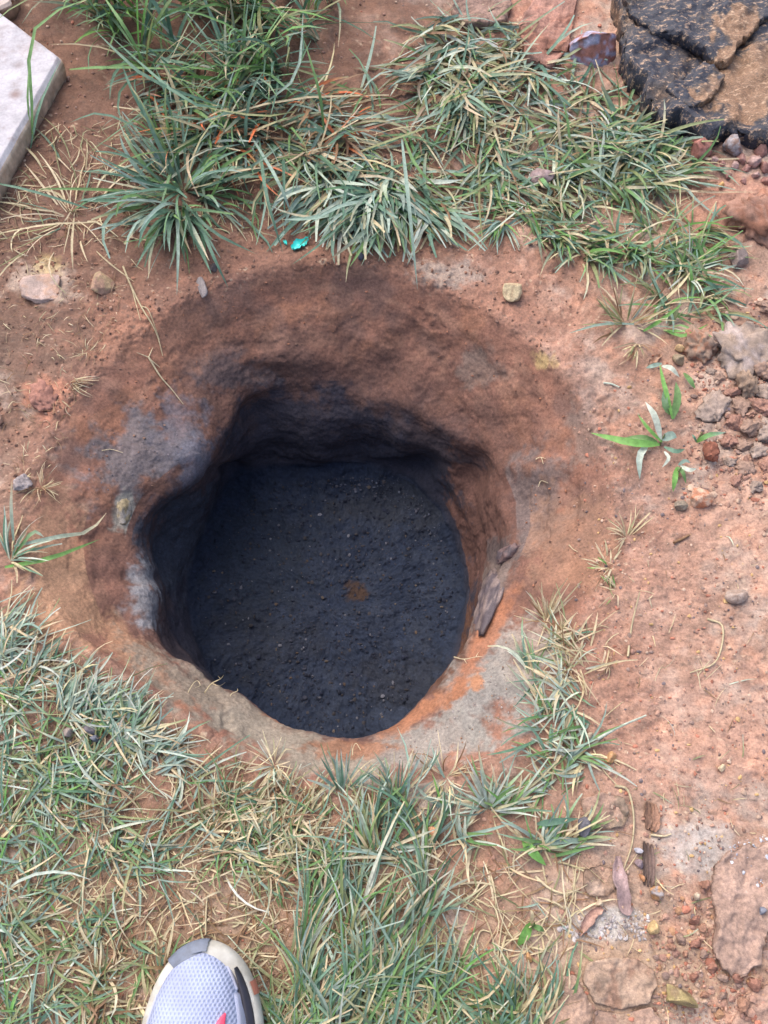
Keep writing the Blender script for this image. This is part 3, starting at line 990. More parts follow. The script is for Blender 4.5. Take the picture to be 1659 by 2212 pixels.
build_tuft('grass_clump', 'broad-bladed bluish grass clump hanging over the far rim with one blade reaching furthest down', 830, 430,
           [radial(46, 820, 410, 30, dict(blue=5, teal=4, pale=3), TIPS, (.05, .09), (.003, .0052), az0=-95, fan=60, el=(.3, .9), droop=(.6, 1.3)),
            shaped([[(868, 300, .02), (882, 430, .05), (902, 625, .006)], [(870, 290, .01), (900, 360, .04), (960, 420, .02)], [(780, 430, .01), (740, 470, .02), (680, 530, .004)],
                    [(790, 430, .01), (700, 520, .02), (630, 572, .004)]], [.0046, .004, .004, .003], ['blue', 'green', 'blue', 'teal'])])
build_tuft('grass_clump', 'loose clump of tall green blades with orange-sprayed tips in the upper left', 520, 210,
           [radial(46, 520, 190, 40, dict(green=3, teal=4, bright=1, dark=1), TIPS, (.07, .13), (.0022, .0044), el=(.5, 1.3), droop=(.5, 1.4)),
            radial(34, 500, 250, 55, dict(orange=4, straw=1), dict(orange=3, straw=1), (.02, .045), (.0016, .003), el=(.0, .6), droop=(.2, .8)),
            radial(14, 720, 290, 40, dict(orange=4, straw=1), dict(orange=3, straw=1), (.02, .05), (.0016, .003), el=(.0, .6), droop=(.2, .8)),
            shaped([[(500, 230, .02), (400, 215, .08), (230, 70, .06)], [(520, 240, .01), (330, 175, .09), (200, 60, .10)], [(560, 230, .02), (640, 160, .07), (655, 20, .06)],
                    [(840, 205, .01), (620, 215, .04), (400, 275, .03)], [(640, 240, .01), (560, 250, .05), (405, 225, .03)], [(700, 290, .01), (690, 200, .06), (655, 80, .09)],
                    [(330, 290, .02), (220, 245, .04), (150, 265, .02)], [(320, 150, .03), (270, 60, .10), (215, -20, .10)]],
                   [.0042, .0046, .0038, .003, .003, .0036, .003, .0044], ['teal', 'teal', 'blue', 'straw', 'olive', 'green', 'teal', 'green'])])
build_tuft('grass_blade_plant', 'few very long blades arching over the corner of the white board', 90, 300,
           [shaped([[(70, 300, .004), (68, 200, .05), (64, 90, .09), (110, 30, .10), (215, -12, .10)], [(66, 320, .004), (85, 230, .04), (130, 130, .05)],
                    [(75, 305, .004), (60, 230, .07), (64, 120, .09)], [(150, 150, .005), (230, 145, .04), (420, 150, .05)]], [.0046, .0036, .0030, .0042], ['green', 'teal', 'green', 'green'])])
build_tuft('straw_tuft', 'bleached straw tuft sprawling left of the dense green clump', 150, 480,
           [radial(44, 160, 470, 75, dict(straw=4, cream=2, olive=3, teal=1), DRY, (.04, .09), (.0012, .003), az0=190, fan=150, el=(-.1, .4), droop=(.0, .7), bend=.8),
            shaped([[(160, 470, .004), (155, 530, .012), (158, 585, .002)], [(210, 480, .004), (100, 485, .02), (-30, 510, .006)], [(190, 450, .01), (60, 410, .03), (-40, 390, .01)]],
                   [.003, .0024, .0034], ['straw', 'straw', 'teal'])])
build_tuft('grass_tuft', 'small green tuft leaning towards the hole below the matted grass', 1065, 490,
           [radial(24, 1085, 475, 8, dict(blue=3, teal=3, bright=2, straw=1), TIPS, (.035, .065), (.002, .004), az0=-110, fan=50, el=(.2, .9), droop=(.4, 1.0))])
build_tuft('grass_tuft', 'bristly straw and olive tuft on the red soil right of the cream pebble', 1355, 700,
           [radial(46, 1355, 700, 24, dict(straw=3, olive=3, brown=2, blue=1), DRY, (.03, .055), (.0014, .0028), az0=95, fan=130, el=(.2, 1.2), droop=(.1, .9)),
            radial(14, 1380, 740, 14, dict(brown=3, straw=3, olive=2), DRY, (.02, .04), (.0014, .0026), az0=-90, fan=60, el=(.0, .6), droop=(.1, .6)),
            shaped([[(1370, 700, .004), (1300, 700, .012), (1228, 720, .006)], [(1390, 715, .004), (1430, 690, .02), (1475, 655, .02)], [(1440, 715, .004), (1480, 725, .01), (1530, 700, .006)]],
                   [.0034, .0046, .0042], ['blue', 'bright', 'bright'])])
build_tuft('grass_tuft', 'fresh green and pale tuft near the right edge below the dark rock', 1485, 600,
           [radial(44, 1485, 590, 14, dict(green=3, bright=2, teal=2, pale=2, straw=1), TIPS, (.03, .06), (.0016, .0034), el=(.2, 1.1), droop=(.3, 1.0)),
            shaped([[(1520, 590, .01), (1570, 605, .02), (1620, 632, .004)], [(1540, 590, .01), (1565, 580, .03), (1592, 572, .02)]], [.003, .003], ['teal', 'blue'])])
build_tuft('grass_tuft', 'tiny dry tuft with thin pale stems at the right rim', 1355, 1155,
           [radial(20, 1355, 1160, 7, dict(straw=3, cream=2, green=2, olive=1), DRY, (.018, .036), (.0009, .0019), az0=120, fan=110, el=(.2, 1.0), droop=(.2, .9))])
build_tuft('grass_tuft', 'row of short clipped stems at the right rim just below the tiny dry tuft', 1322, 1225,
           [radial(22, 1322, 1225, 14, dict(straw=3, cream=2, bright=2, brown=1), DRY, (.010, .022), (.0012, .0022), az0=160, fan=100, el=(.0, .8), droop=(.0, .6)),
            radial(12, 1335, 1275, 12, dict(straw=3, bright=2), DRY, (.010, .02), (.001, .002), az0=160, fan=90, el=(.0, .8), droop=(.0, .6))])
build_tuft('straw_tuft', 'pale upright straw tuft on the grey clay shoulder right of the hole', 1180, 1335,
           [radial(26, 1182, 1338, 8, dict(straw=3, cream=4, brown=1), DRY, (.02, .05), (.0012, .0024), az0=105, fan=70, el=(.3, 1.1), droop=(-.2, .8))])
build_tuft('straw_tuft', 'small whitish tuft like a burst at the near rim', 592, 1655,
           [radial(30, 592, 1655, 9, dict(cream=4, straw=2, pale=3), DRY, (.016, .034), (.001, .002), el=(.2, 1.2), droop=(.1, .8)),
            radial(16, 612, 1695, 8, dict(straw=4, cream=3, brown=2), DRY, (.010, .02), (.001, .002), el=(.1, 1.0), droop=(.1, .9)),
            shaped([[(590, 1650, .01), (575, 1610, .02), (568, 1600, .03)], [(595, 1650, .01), (615, 1620, .03), (632, 1620, .03)]], [.0014, .0014], ['cream', 'straw'])])
build_tuft('straw_tuft', 'curly straw tuft on the grey near rim', 965, 1675,
           [radial(34, 965, 1678, 12, dict(straw=4, cream=3, brown=2, pale=1), DRY, (.018, .04), (.0008, .0018), el=(.1, 1.2), droop=(.2, 1.6), bend=.9),
            shaped([[(960, 1680, .004), (945, 1650, .02), (932, 1610, .03)], [(965, 1680, .004), (985, 1650, .02), (990, 1600, .02)]], [.003, .0018], ['blue', 'straw'])])
build_tuft('grass_tuft', 'light green tuft standing free below the grey clay', 1050, 1745,
           [radial(40, 1055, 1748, 14, dict(blue=3, pale=3, green=2, straw=2), TIPS, (.025, .055), (.0016, .0034), az0=95, fan=110, el=(.3, 1.2), droop=(.2, .9))])
build_tuft('grass_tuft', 'thin upright blades poking over the middle of the near rim', 740, 1700,
           [radial(26, 740, 1720, 26, dict(blue=4, pale=2, teal=2, straw=2), TIPS, (.03, .05), (.0014, .003), az0=90, fan=60, el=(.5, 1.2), droop=(.0, .5)),
            radial(26, 860, 1725, 30, dict(blue=4, pale=2, teal=2, straw=2), TIPS, (.03, .05), (.0014, .003), az0=90, fan=60, el=(.5, 1.2), droop=(.0, .5))])
build_tuft('grass_tuft', 'tuft at the left edge with two long blades pointing at the hole', 30, 1190,
           [radial(24, 20, 1210, 14, dict(blue=3, pale=2, straw=3, teal=2), TIPS, (.03, .055), (.0016, .0032), az0=30, fan=90, el=(.2, 1.0), droop=(.3, 1.0)),
            shaped([[(30, 1180, .004), (120, 1160, .03), (190, 1148, .035), (230, 1108, .03)], [(10, 1225, .004), (110, 1205, .02), (215, 1165, .02)], [(30, 1175, .003), (24, 1100, .02), (26, 1030, .01)],
                    [(30, 1200, .004), (70, 1150, .03), (95, 1160, .03)]], [.0044, .0048, .0036, .004], ['blue', 'bright', 'blue', 'green'], ['straw', 'green', 'brown', 'pale'])])
build_tuft('root_tuft', 'pale uprooted root tuft on a grey crumb at the left edge', 85, 1050,
           [radial(30, 88, 1050, 5, dict(cream=3, straw=3, brown=3), DRY, (.012, .032), (.0006, .0012), az0=-20, fan=120, el=(.0, .9), droop=(-.3, .9), bend=.7)])
build_tuft('root_tuft', 'fine pale rootlets frayed out of the soil left of the hole', 185, 765,
           [radial(20, 190, 760, 10, dict(cream=3, straw=2, brown=3), DRY, (.010, .024), (.0005, .001), el=(.0, .8), droop=(-.3, .9), bend=.9),
            radial(16, 150, 825, 12, dict(cream=3, straw=2, brown=3), DRY, (.012, .034), (.0005, .001), az0=-20, fan=40, el=(.0, .4), droop=(-.2, .5), bend=.5)])


# ------------------------------------------------------------------ broad-leaved seedlings (each leaf a part)
def seedling(name, label, u, v, leaves, w=1.0, cat='seedling'):
    b = onground(u, v)
    e = empty(name, b)
    for i, (path, width, cname) in enumerate(leaves):
        Vv, Cc_ = shaped([path], [width * w], [cname], [random.choice(['blue', cname, cname])], prof=(0.35, 0.9, 1.0, 0.92, 0.62, 0.03))
        link('leaf', mesh_np('leaf', Vv[0] - b, BF, np.clip(Cc_[0], .01, 1), mats=[M_grass]), e)
    Vt, Ft = tube([b + [0, 0, -.004], b + [0.001, 0.002, .006], b + [.002, .004, .014]], [.0016, .0014, .0008], 6)
    link('stem', mesh_np('stem', Vt - b, Ft, np.tile(PAL['olive'], (len(Vt), 1)), mats=[M_grass]), e)
    return tag(e, label, cat)


seedling('grass_seedling', 'broad-leaved bright green grass seedling with a white-dusted leaf at the right rim', 1425, 960,
         [([(1425, 960, .006), (1360, 955, .016), (1276, 935, .008)], .0085, 'bright'), ([(1420, 955, .006), (1390, 945, .012), (1350, 945, .006)], .006, 'green'),
          ([(1428, 950, .008), (1415, 900, .02), (1394, 868, .022)], .0072, 'pale'), ([(1400, 960, .006), (1382, 985, .012), (1382, 1035, .003)], .0075, 'pale'),
          ([(1430, 955, .008), (1400, 925, .02), (1378, 895, .02)], .004, 'bright'), ([(1430, 950, .008), (1450, 940, .014), (1462, 945, .012)], .0095, 'blue'),
          ([(1435, 975, .006), (1445, 990, .01), (1430, 1010, .004)], .004, 'pale'), ([(1435, 965, .006), (1460, 975, .012), (1480, 970, .006)], .005, 'teal')])
seedling('grass_seedling', 'upright pair of green leaves on the soil above the broad-leaved seedling', 1450, 885,
         [([(1453, 905, .004), (1440, 850, .02), (1432, 820, .02), (1425, 785, .012)], .0052, 'bright'), ([(1448, 895, .004), (1436, 870, .014), (1438, 830, .018)], .0075, 'green'),
          ([(1453, 905, .004), (1464, 860, .018), (1460, 825, .02)], .0085, 'green'), ([(1430, 790, .01), (1450, 795, .018), (1468, 815, .01)], .006, 'pale'),
          ([(1430, 785, .01), (1410, 790, .012), (1395, 795, .006)], .005, 'blue'), ([(1478, 805, .004), (1490, 820, .014), (1502, 840, .006)], .0065, 'green')])
seedling('grass_seedling', 'small forked seedling just below the white-dusted leaf', 1460, 1030,
         [([(1462, 1010, .004), (1458, 1035, .012), (1454, 1062, .004)], .006, 'bright'), ([(1462, 1008, .004), (1475, 1020, .01), (1482, 1045, .004)], .0045, 'green'),
          ([(1470, 1005, .004), (1488, 1015, .01), (1505, 1012, .006)], .005, 'pale'), ([(1465, 1005, .004), (1480, 995, .01), (1492, 1000, .006)], .004, 'blue')])
seedling('grass_seedling', 'single arched green leaf beside the rough red clod at the right', 1505, 955,
         [([(1505, 955, .004), (1530, 940, .018), (1568, 934, .01)], .0055, 'bright'), ([(1505, 955, .004), (1500, 945, .01), (1495, 938, .008)], .003, 'teal')])
seedling('grass_seedling', 'lone green seedling with one broad leaf in the bare soil near the bottom', 1145, 2005,
         [([(1147, 1995, .004), (1135, 2020, .014), (1117, 2045, .004)], .0085, 'bright'), ([(1147, 2000, .004), (1165, 2005, .012), (1175, 2012, .006)], .005, 'green'),
          ([(1147, 1995, .004), (1150, 1975, .012), (1146, 1965, .012)], .003, 'straw')])
seedling('grass_seedling', 'green leaf lying diagonally on the soil between straw bits', 1150, 1840,
         [([(1130, 1815, .004), (1150, 1840, .012), (1180, 1870, .004)], .0085, 'bright'), ([(1130, 1815, .004), (1120, 1800, .01), (1110, 1790, .01)], .003, 'straw')])
seedling('grass_seedling', 'flat blue-green leaves beside the dark grey stone', 1210, 1815,
         [([(1170, 1825, .004), (1215, 1815, .01), (1265, 1820, .004)], .0065, 'blue'), ([(1160, 1780, .006), (1200, 1775, .014), (1250, 1768, .008)], .006, 'teal'),
          ([(1200, 1790, .004), (1185, 1780, .01), (1160, 1790, .006)], .005, 'bright')])
seedling('grass_seedling', 'short bright leaf pair in the matted grass below the purple rock', 1180, 390,
         [([(1160, 375, .006), (1175, 392, .022), (1190, 412, .014)], .006, 'bright'), ([(1160, 375, .006), (1170, 400, .02), (1182, 408, .012)], .003, 'straw')])

# ------------------------------------------------------------------ stones
stone('pebble', 'smooth cream pebble lying on the far rim', 'pebble', 1105, 635, 21, 22, .014, (216, 190, 140), 11, sink=.22, cuts=2, rough=.12, col2=(190, 160, 116))
stone('pebble', 'flat oval tan pebble on the bare red soil at the right', 'pebble', 1587, 1290, 25, 17, .008, (186, 160, 142), 12, sink=.2, cuts=1, rough=.06, col2=(170, 140, 120), rot=8)
stone('stone', 'tan stone half sunk in the brown soil at the upper left', 'stone', 222, 618, 27, 38, .015, (178, 134, 106), 13, sink=.4, col2=(170, 140, 100))
stone('stone', 'pinkish flat stone barely showing at the left under the straw tuft', 'stone', 95, 622, 52, 34, .010, (190, 158, 142), 14, sink=.42, col2=(196, 150, 120))
stone('rock', 'purple-red angular rock beside the dark rock slab', 'rock', 1280, 118, 54, 36, .026, (176, 108, 90), 15, rot=35, sink=.25, col2=(172, 166, 192), cuts=9, tint=.62)
stone('rock', 'red rock tucked under the lower edge of the dark slab', 'rock', 1508, 328, 28, 24, .018, (186, 118, 100), 16, sink=.25, cuts=9, col2=(166, 100, 84))
stone('rock', 'grey rock under the lower edge of the dark slab', 'rock', 1580, 324, 28, 16, .014, (164, 152, 152), 17, sink=.25, cuts=9, col2=(150, 116, 100))
stone('clod', 'big orange-brown clay clod at the right edge under the dark rock', 'clod', 1640, 480, 66, 58, .026, (172, 124, 100), 18, sink=.38, rough=.45, col2=(160, 104, 76), mat=M_clay)
stone('stone', 'dull grey stone on the soil beside the orange-brown clod', 'stone', 1590, 560, 24, 24, .012, (146, 124, 114), 19, sink=.35)
stone('stone', 'pinkish-grey flat stone lying in the matted grass', 'stone', 1168, 388, 30, 26, .012, (168, 140, 136), 20, sink=.3, col2=(150, 120, 114))
stone('stone', 'yellow-ochre chip lying on the soil below the dark slab', 'stone', 1556, 404, 8, 7, .005, (224, 168, 84), 21, sink=.2, sub=2)
stone('stone', 'ochre chip left of the grey-brown clod', 'stone', 1467, 757, 11, 8, .006, (206, 164, 104), 22, sink=.2, sub=3)
stone('stone', 'olive-tan square stone left of the grey-brown clod', 'stone', 1463, 782, 14, 15, .009, (162, 138, 104), 23, sink=.25, cuts=9, sub=3)
stone('clod', 'biggest grey-brown clay clod at the right edge', 'clod', 1595, 765, 66, 56, .022, (172, 146, 126), 24, sink=.38, rough=.5, mat=M_clay, col2=(170, 150, 140), rot=15)
stone('clod', 'split brown clay clod left of the biggest grey-brown clod', 'clod', 1518, 752, 40, 28, .016, (170, 138, 114), 25, sink=.38, rough=.5, mat=M_clay, col2=(176, 122, 90), rot=-25)
stone('clod', 'small round brown clod under the biggest grey-brown clod', 'clod', 1614, 838, 26, 26, .016, (164, 134, 110), 26, sink=.36, rough=.5, mat=M_clay)
stone('clod', 'rough rust-red clod beside the arched green leaf', 'clod', 1530, 985, 22, 26, .016, (172, 104, 76), 27, sink=.2, rough=.3, mat=M_clay, col2=(150, 88, 64))
stone('rock', 'orange-white crystalline stone on the right rim below the seedlings', 'rock', 1504, 1080, 30, 20, .014, (214, 168, 134), 28, sink=.3, rough=.25, col2=(196, 120, 74), rot=-10, cuts=9)
stone('stone', 'dull olive stone touching the orange-white stone', 'stone', 1468, 1096, 20, 12, .009, (150, 132, 110), 29, sink=.35, rot=10)
stone('clod', 'cracked red clay clod on the slope left of the hole', 'clod', 100, 862, 34, 32, .014, (182, 122, 100), 30, sink=.42, rough=.45, mat=M_clay, col2=(170, 114, 94))
stone('clod', 'pale grey crumb under the uprooted root tuft', 'clod', 45, 1045, 26, 20, .010, (172, 156, 152), 31, sink=.35, rough=.3, mat=M_clay)
stone('stone', 'round tan pebble cut by the left edge of the picture', 'pebble', 2, 912, 10, 14, .008, (196, 150, 120), 32, sink=.25, sub=3)
stone('stone', 'ochre stone on the soil right of the grass strip', 'stone', 1318, 1638, 14, 13, .007, (206, 150, 88), 33, sink=.25, sub=3)
stone('stone', 'pale tan stone at the foot of the grass strip', 'stone', 1272, 1592, 8, 9, .006, (190, 164, 130), 34, sink=.2, sub=3)
stone('stone', 'cream chip alone on the salmon soil at the right', 'stone', 1556, 1660, 11, 9, .005, (226, 196, 150), 35, sink=.2, sub=3)
stone('stone', 'dark slate-grey stone between leaf blades right of centre bottom', 'stone', 1257, 1788, 17, 22, .012, (112, 108, 116), 36, sink=.2, cuts=9, rot=-15)
stone('stone', 'sharp yellow stone in the lower right', 'stone', 1405, 2003, 13, 16, .010, (214, 176, 110), 37, sink=.2, cuts=9, rot=20, sub=3)
stone('stone', 'amber stone with grey patch beside the bark strip', 'stone', 1418, 1930, 18, 18, .010, (196, 140, 80), 38, sink=.25, cuts=9, col2=(160, 150, 150), sub=3)
stone('stone', 'small amber pebble left of the bark strip', 'pebble', 1384, 1896, 7, 10, .006, (204, 136, 78), 39, sink=.2, sub=3)
stone('stone', 'mauve round stone above the amber pebble', 'stone', 1379, 1868, 11, 12, .008, (154, 130, 134), 40, sink=.25, sub=3)
stone('stone', 'light grey sliver of stone above the mauve stone', 'stone', 1378, 1839, 13, 7, .006, (184, 178, 184), 41, sink=.2, rot=-35, sub=3)
stone('stone', 'orange-capped stone in the strip below the near rim', 'stone', 932, 1797, 16, 18, .008, (196, 138, 90), 42, sink=.3, sub=3)
stone('stone', 'ochre chip in the bare soil near the bottom edge', 'stone', 1140, 2070, 8, 13, .006, (208, 150, 84), 43, sink=.25, rot=20, sub=3)
stone('stone', 'cream and rust stone above the torn leaf strip', 'stone', 1294, 1951, 12, 11, .007, (214, 186, 150), 44, sink=.25, sub=3)
stone('stone', 'round brown ball of clay in the crack of the big slab', 'clod', 1517, 1911, 12, 12, .009, (164, 114, 90), 45, sink=.2, sub=3, mat=M_clay)
stone('stone', 'white-edged chip at the crack of the big slab', 'stone', 1503, 1938, 8, 12, .007, (210, 186, 156), 46, sink=.2, sub=3)
stone('stone', 'slate-blue chip embedded in the big slab', 'stone', 1641, 1965, 14, 9, .006, (128, 130, 144), 47, sink=.1, rot=45, sub=3)
stone('rock', 'mossy yellow lump among clay slabs at the bottom right', 'rock', 1462, 2150, 42, 30, .018, (170, 148, 88), 48, sink=.3, rough=.3, col2=(150, 124, 84), rot=-20)
stone('stone', 'two-toned grey pebble at the edge of the lower left turf', 'pebble', 153, 1585, 15, 13, .010, (166, 146, 134), 49, sink=.2, sub=3)
stone('stone', 'dark mauve pebble on the grey spot in the lower left turf', 'pebble', 200, 1580, 16, 12, .010, (134, 122, 126), 50, sink=.2, sub=3)
stone('stone', 'slate pebble just right below the dark mauve pebble', 'pebble', 208, 1598, 13, 9, .008, (122, 122, 132), 51, sink=.2, sub=3)
stone('stone', 'dark blue-grey stone pressed into the far rim under the turquoise scrap', 'stone', 778, 556, 9, 11, .006, (96, 94, 108), 52, sink=.25, sub=3)
stone('stone', 'grey shard in the soil under the dense green clump', 'stone', 437, 622, 12, 24, .005, (136, 124, 122), 53, sink=.45, rot=15, sub=3)
stone('stone', 'black crumb under the dense green clump', 'stone', 463, 583, 12, 10, .006, (92, 78, 76), 54, sink=.3, sub=3)

# red gravel spilling from under the dark rock, crumbly clods at the right edge
ORD = ['topmost', 'second from the top', 'third from the top', 'fourth from the top', 'fifth from the top', 'sixth from the top', 'seventh from the top', 'eighth from the top']


def heap(name, cat, spots, shades, phrase, group, seed, flat=.8, **kw):
    """like pieces told apart by shade and by rank from the top"""
    cls = [[] for _ in shades]
    for i, sp in enumerate(spots):
        cls[i % len(shades)].append((sp, i))
    for (word, col), lst in zip(shades, cls):
        for k, ((u, v, a, h), i) in enumerate(sorted(lst, key=lambda t: t[0][1])):
            stone(name, phrase.format(word, ORD[k]), cat, u, v, a, a * flat, h, col, seed + i, group=group, rot=i * 40, **kw)


heap('gravel_chip', 'gravel', [(1600, 345, 14, .009), (1625, 352, 16, .010), (1640, 330, 16, .011), (1612, 368, 10, .007), (1585, 360, 11, .008), (1650, 365, 13, .009), (1560, 356, 9, .006), (1632, 380, 9, .006),
                               (1572, 382, 8, .005), (1605, 392, 8, .005), (1542, 348, 8, .006), (1655, 395, 12, .008)],
     [('pinkish-red', (180, 126, 112)), ('pale pink', (190, 150, 138)), ('dark red', (160, 108, 94))], '{} gravel chip under the dark rock, {} of its shade', 'red gravel under the dark rock', 100, sink=.38, sub=3, rough=.5)
heap('clod', 'clod', [(1650, 805, 22, .011), (1655, 850, 26, .012), (1640, 880, 30, .010), (1600, 880, 30, .009), (1545, 880, 44, .009), (1585, 915, 26, .009), (1620, 925, 30, .010),
                      (1655, 930, 28, .011), (1570, 950, 22, .008), (1600, 965, 24, .009), (1635, 975, 26, .009), (1655, 1010, 24, .009), (1610, 1010, 22, .008), (1575, 1000, 20, .007),
                      (1580, 850, 16, .007), (1555, 820, 15, .006), (1535, 805, 13, .006), (1648, 715, 24, .010), (1655, 660, 20, .009), (1630, 1050, 18, .007), (1590, 1040, 16, .006)],
     [('brown', (172, 136, 114)), ('greyish', (176, 150, 132)), ('reddish', (176, 126, 104))], '{} clod in the right-edge heap, {} of its shade', 'crumbly clods heaped at the right edge', 130,
     sink=.44, sub=4, rough=.5, mat=M_clay)
heap('clay_crumb', 'clay crumb', [(1500, 2040, 15, .007), (1520, 2060, 13, .007), (1480, 2060, 11, .006), (1535, 2090, 15, .008), (1560, 2110, 12, .006), (1515, 2005, 11, .006), (1500, 1985, 13, .007), (1470, 2030, 13, .006),
                                  (1450, 2045, 11, .006), (1590, 2110, 15, .008), (1560, 2150, 14, .007), (1600, 2170, 17, .009), (1630, 2130, 17, .009), (1540, 2180, 13, .007), (1520, 2150, 11, .006), (1497, 2110, 12, .006)],
     [('rust', (172, 116, 92)), ('tan', (168, 134, 114)), ('orange', (184, 132, 102))], '{} clay crumb near the big crust, {} of its shade', 'clay crumbs beside the big crust', 170, sink=.4, sub=3, rough=.45, mat=M_clay)

# ------------------------------------------------------------------ cracked clay slabs, lower right
slab('clay_crust', 'biggest dried clay slab with a deep crack along its left side', 'clay crust',
     [(1538, 1868), (1532, 1910), (1531, 1935), (1541, 1970), (1542, 2010), (1536, 2040), (1541, 2068), (1556, 2088), (1582, 2103), (1608, 2096), (1639, 2075), (1650, 2020), (1700, 1980), (1720, 1880), (1690, 1830), (1640, 1826), (1600, 1828), (1570, 1845)],
     .0075, (178, 138, 116), 61, mat=M_soil, edge=.004, jag=.07, na=260, nr=40, rough=.0045)
slab('clay_crust', 'low rounded clay slab with cracks under the straw stem', 'clay crust', [(1254, 1730), (1262, 1780), (1300, 1793), (1345, 1785), (1358, 1755), (1345, 1722), (1300, 1712)], .0045, (162, 124, 100), 62, mat=M_soil, edge=.004, rough=.004, col2=(152, 128, 106), jag=.04)
slab('clay_crust', 'tan clay slab with a crack on its left beside the torn leaf', 'clay crust', [(1260, 1880), (1258, 1915), (1270, 1935), (1310, 1935), (1330, 1915), (1332, 1880), (1300, 1868)], .0045, (170, 136, 106), 63, mat=M_soil, edge=.004, rough=.004, col2=(160, 128, 104), jag=.05)
slab('clay_crust', 'wide tan clay slab ringed by a crack at the bottom', 'clay crust', [(1258, 2120), (1262, 2080), (1310, 2068), (1370, 2070), (1410, 2095), (1416, 2130), (1395, 2165), (1340, 2180), (1285, 2165)], .0045, (178, 138, 106), 64, mat=M_soil, edge=.004, rough=.004, col2=(168, 128, 102), jag=.04)
slab('clay_crust', 'low brown clay slab left of the wide tan slab at the bottom edge', 'clay crust', [(1180, 2110), (1240, 2105), (1252, 2130), (1280, 2175), (1270, 2215), (1190, 2220), (1165, 2160)], .0045, (172, 126, 100), 65, mat=M_soil, edge=.004, rough=.004, jag=.05)
slab('clay_crust', 'reddish clay slab cut by the bottom edge under the wide tan slab', 'clay crust', [(1285, 2180), (1340, 2190), (1400, 2176), (1425, 2200), (1420, 2260), (1290, 2260)], .0045, (176, 124, 98), 66, mat=M_soil, edge=.004, rough=.004, jag=.05)
slab('clay_crust', 'clay slab filling the bottom right corner', 'clay crust', [(1610, 2150), (1670, 2120), (1720, 2160), (1700, 2260), (1600, 2270), (1575, 2220)], .0045, (186, 136, 110), 67, mat=M_soil, edge=.004, rough=.004, jag=.05)
slab('clay_crust', 'smooth salmon clay plate between the far grass and the purple rock', 'clay crust', [(1170, -20), (1250, -30), (1235, 60), (1228, 110), (1190, 155), (1130, 140), (1120, 60)], .010, (186, 122, 100), 68, mat=M_soil, edge=.004, rough=.004, col2=(174, 116, 92), jag=.05)
slab('clay_crust', 'grey-brown clay plate above the far matted grass', 'clay crust', [(985, -10), (1070, -20), (1105, 20), (1090, 60), (1010, 70), (975, 40)], .009, (158, 130, 114), 69, mat=M_soil, edge=.004, rough=.004, jag=.06)

# ------------------------------------------------------------------ dark rock slab, top right
def dark_rock_mat():
    m, t, b = nodes_of('dark_rock')
    tc = N(t, 'ShaderNodeTexCoord')
    mp = N(t, 'ShaderNodeMapping'); mp.inputs['Rotation'].default_value = (0, 0, R(-35)); mp.inputs['Scale'].default_value = (1, 2.0, 1)
    t.links.new(tc.outputs['Object'], mp.inputs['Vector'])
    n1 = N(t, 'ShaderNodeTexNoise', Scale=120.0, Detail=6.0, Roughness=0.72)
    n2 = N(t, 'ShaderNodeTexNoise', Scale=9.0, Detail=7.0, Roughness=0.6, Distortion=0.4)
    n3 = N(t, 'ShaderNodeTexNoise', Scale=420.0, Detail=3.0)
    for n in (n1, n3): t.links.new(mp.outputs[0], n.inputs['Vector'])
    t.links.new(tc.outputs['Object'], n2.inputs['Vector'])
    at = N(t, 'ShaderNodeAttribute', attribute_name='Col')
    ad = N(t, 'ShaderNodeMath', operation='MULTIPLY_ADD'); ad.inputs[1].default_value = 0.16
    t.links.new(at.outputs['Fac'], ad.inputs[0]); t.links.new(n2.outputs['Fac'], ad.inputs[2])
    base = ramp(t, ad.outputs[0], [(0.52, (0.026, 0.027, 0.040)), (0.58, (0.055, 0.042, 0.038)), (0.66, (0.24, 0.135, 0.075)), (0.80, (0.22, 0.12, 0.065))])
    fle = ramp(t, n1.outputs['Fac'], [(0.53, 0.0), (0.64, 1.0)])
    mx = N(t, 'ShaderNodeMix'); mx.data_type = 'RGBA'
    t.links.new(fle, mx.inputs[0]); t.links.new(base, mx.inputs[6]); mx.inputs[7].default_value = (0.46, 0.30, 0.19, 1)
    dk = ramp(t, n3.outputs['Fac'], [(0.35, 0.6), (0.7, 1.35)])
    t.links.new(mul(t, mx.outputs[2], dk), b.inputs['Base Color'])
    b.inputs['Roughness'].default_value = 0.6
    a = N(t, 'ShaderNodeMath', operation='ADD')
    t.links.new(n1.outputs['Fac'], a.inputs[0]); t.links.new(n3.outputs['Fac'], a.inputs[1])
    bp = N(t, 'ShaderNodeBump', Strength=0.6, Distance=0.002)
    t.links.new(a.outputs[0], bp.inputs['Height']); t.links.new(bp.outputs[0], b.inputs['Normal'])
    return m


M_dark = dark_rock_mat()


def stain(o):
    """broad orange-brown clay stain smeared over the right half of the rock"""
    n = len(o.data.vertices); V = np.empty(n * 3, np.float32); o.data.vertices.foreach_get('co', V)
    V = V.reshape(-1, 3) + np.array(o.location) + np.array(rb)
    u, v, _ = proj(V)
    dd = np.minimum(np.hypot((u - 1600) / 95, (v - 170) / 85), np.hypot((u - 1600) / 40, (v - 60) / 60)) + 0.9 * fbm(V, 0.03, 4, 301, .65)
    m_ = sstep(1.25, 0.7, dd)
    c4 = np.ones((n, 4), np.float32); c4[:, :3] = m_[:, None]
    o.data.attributes['Col'].data.foreach_set('color', c4.ravel())

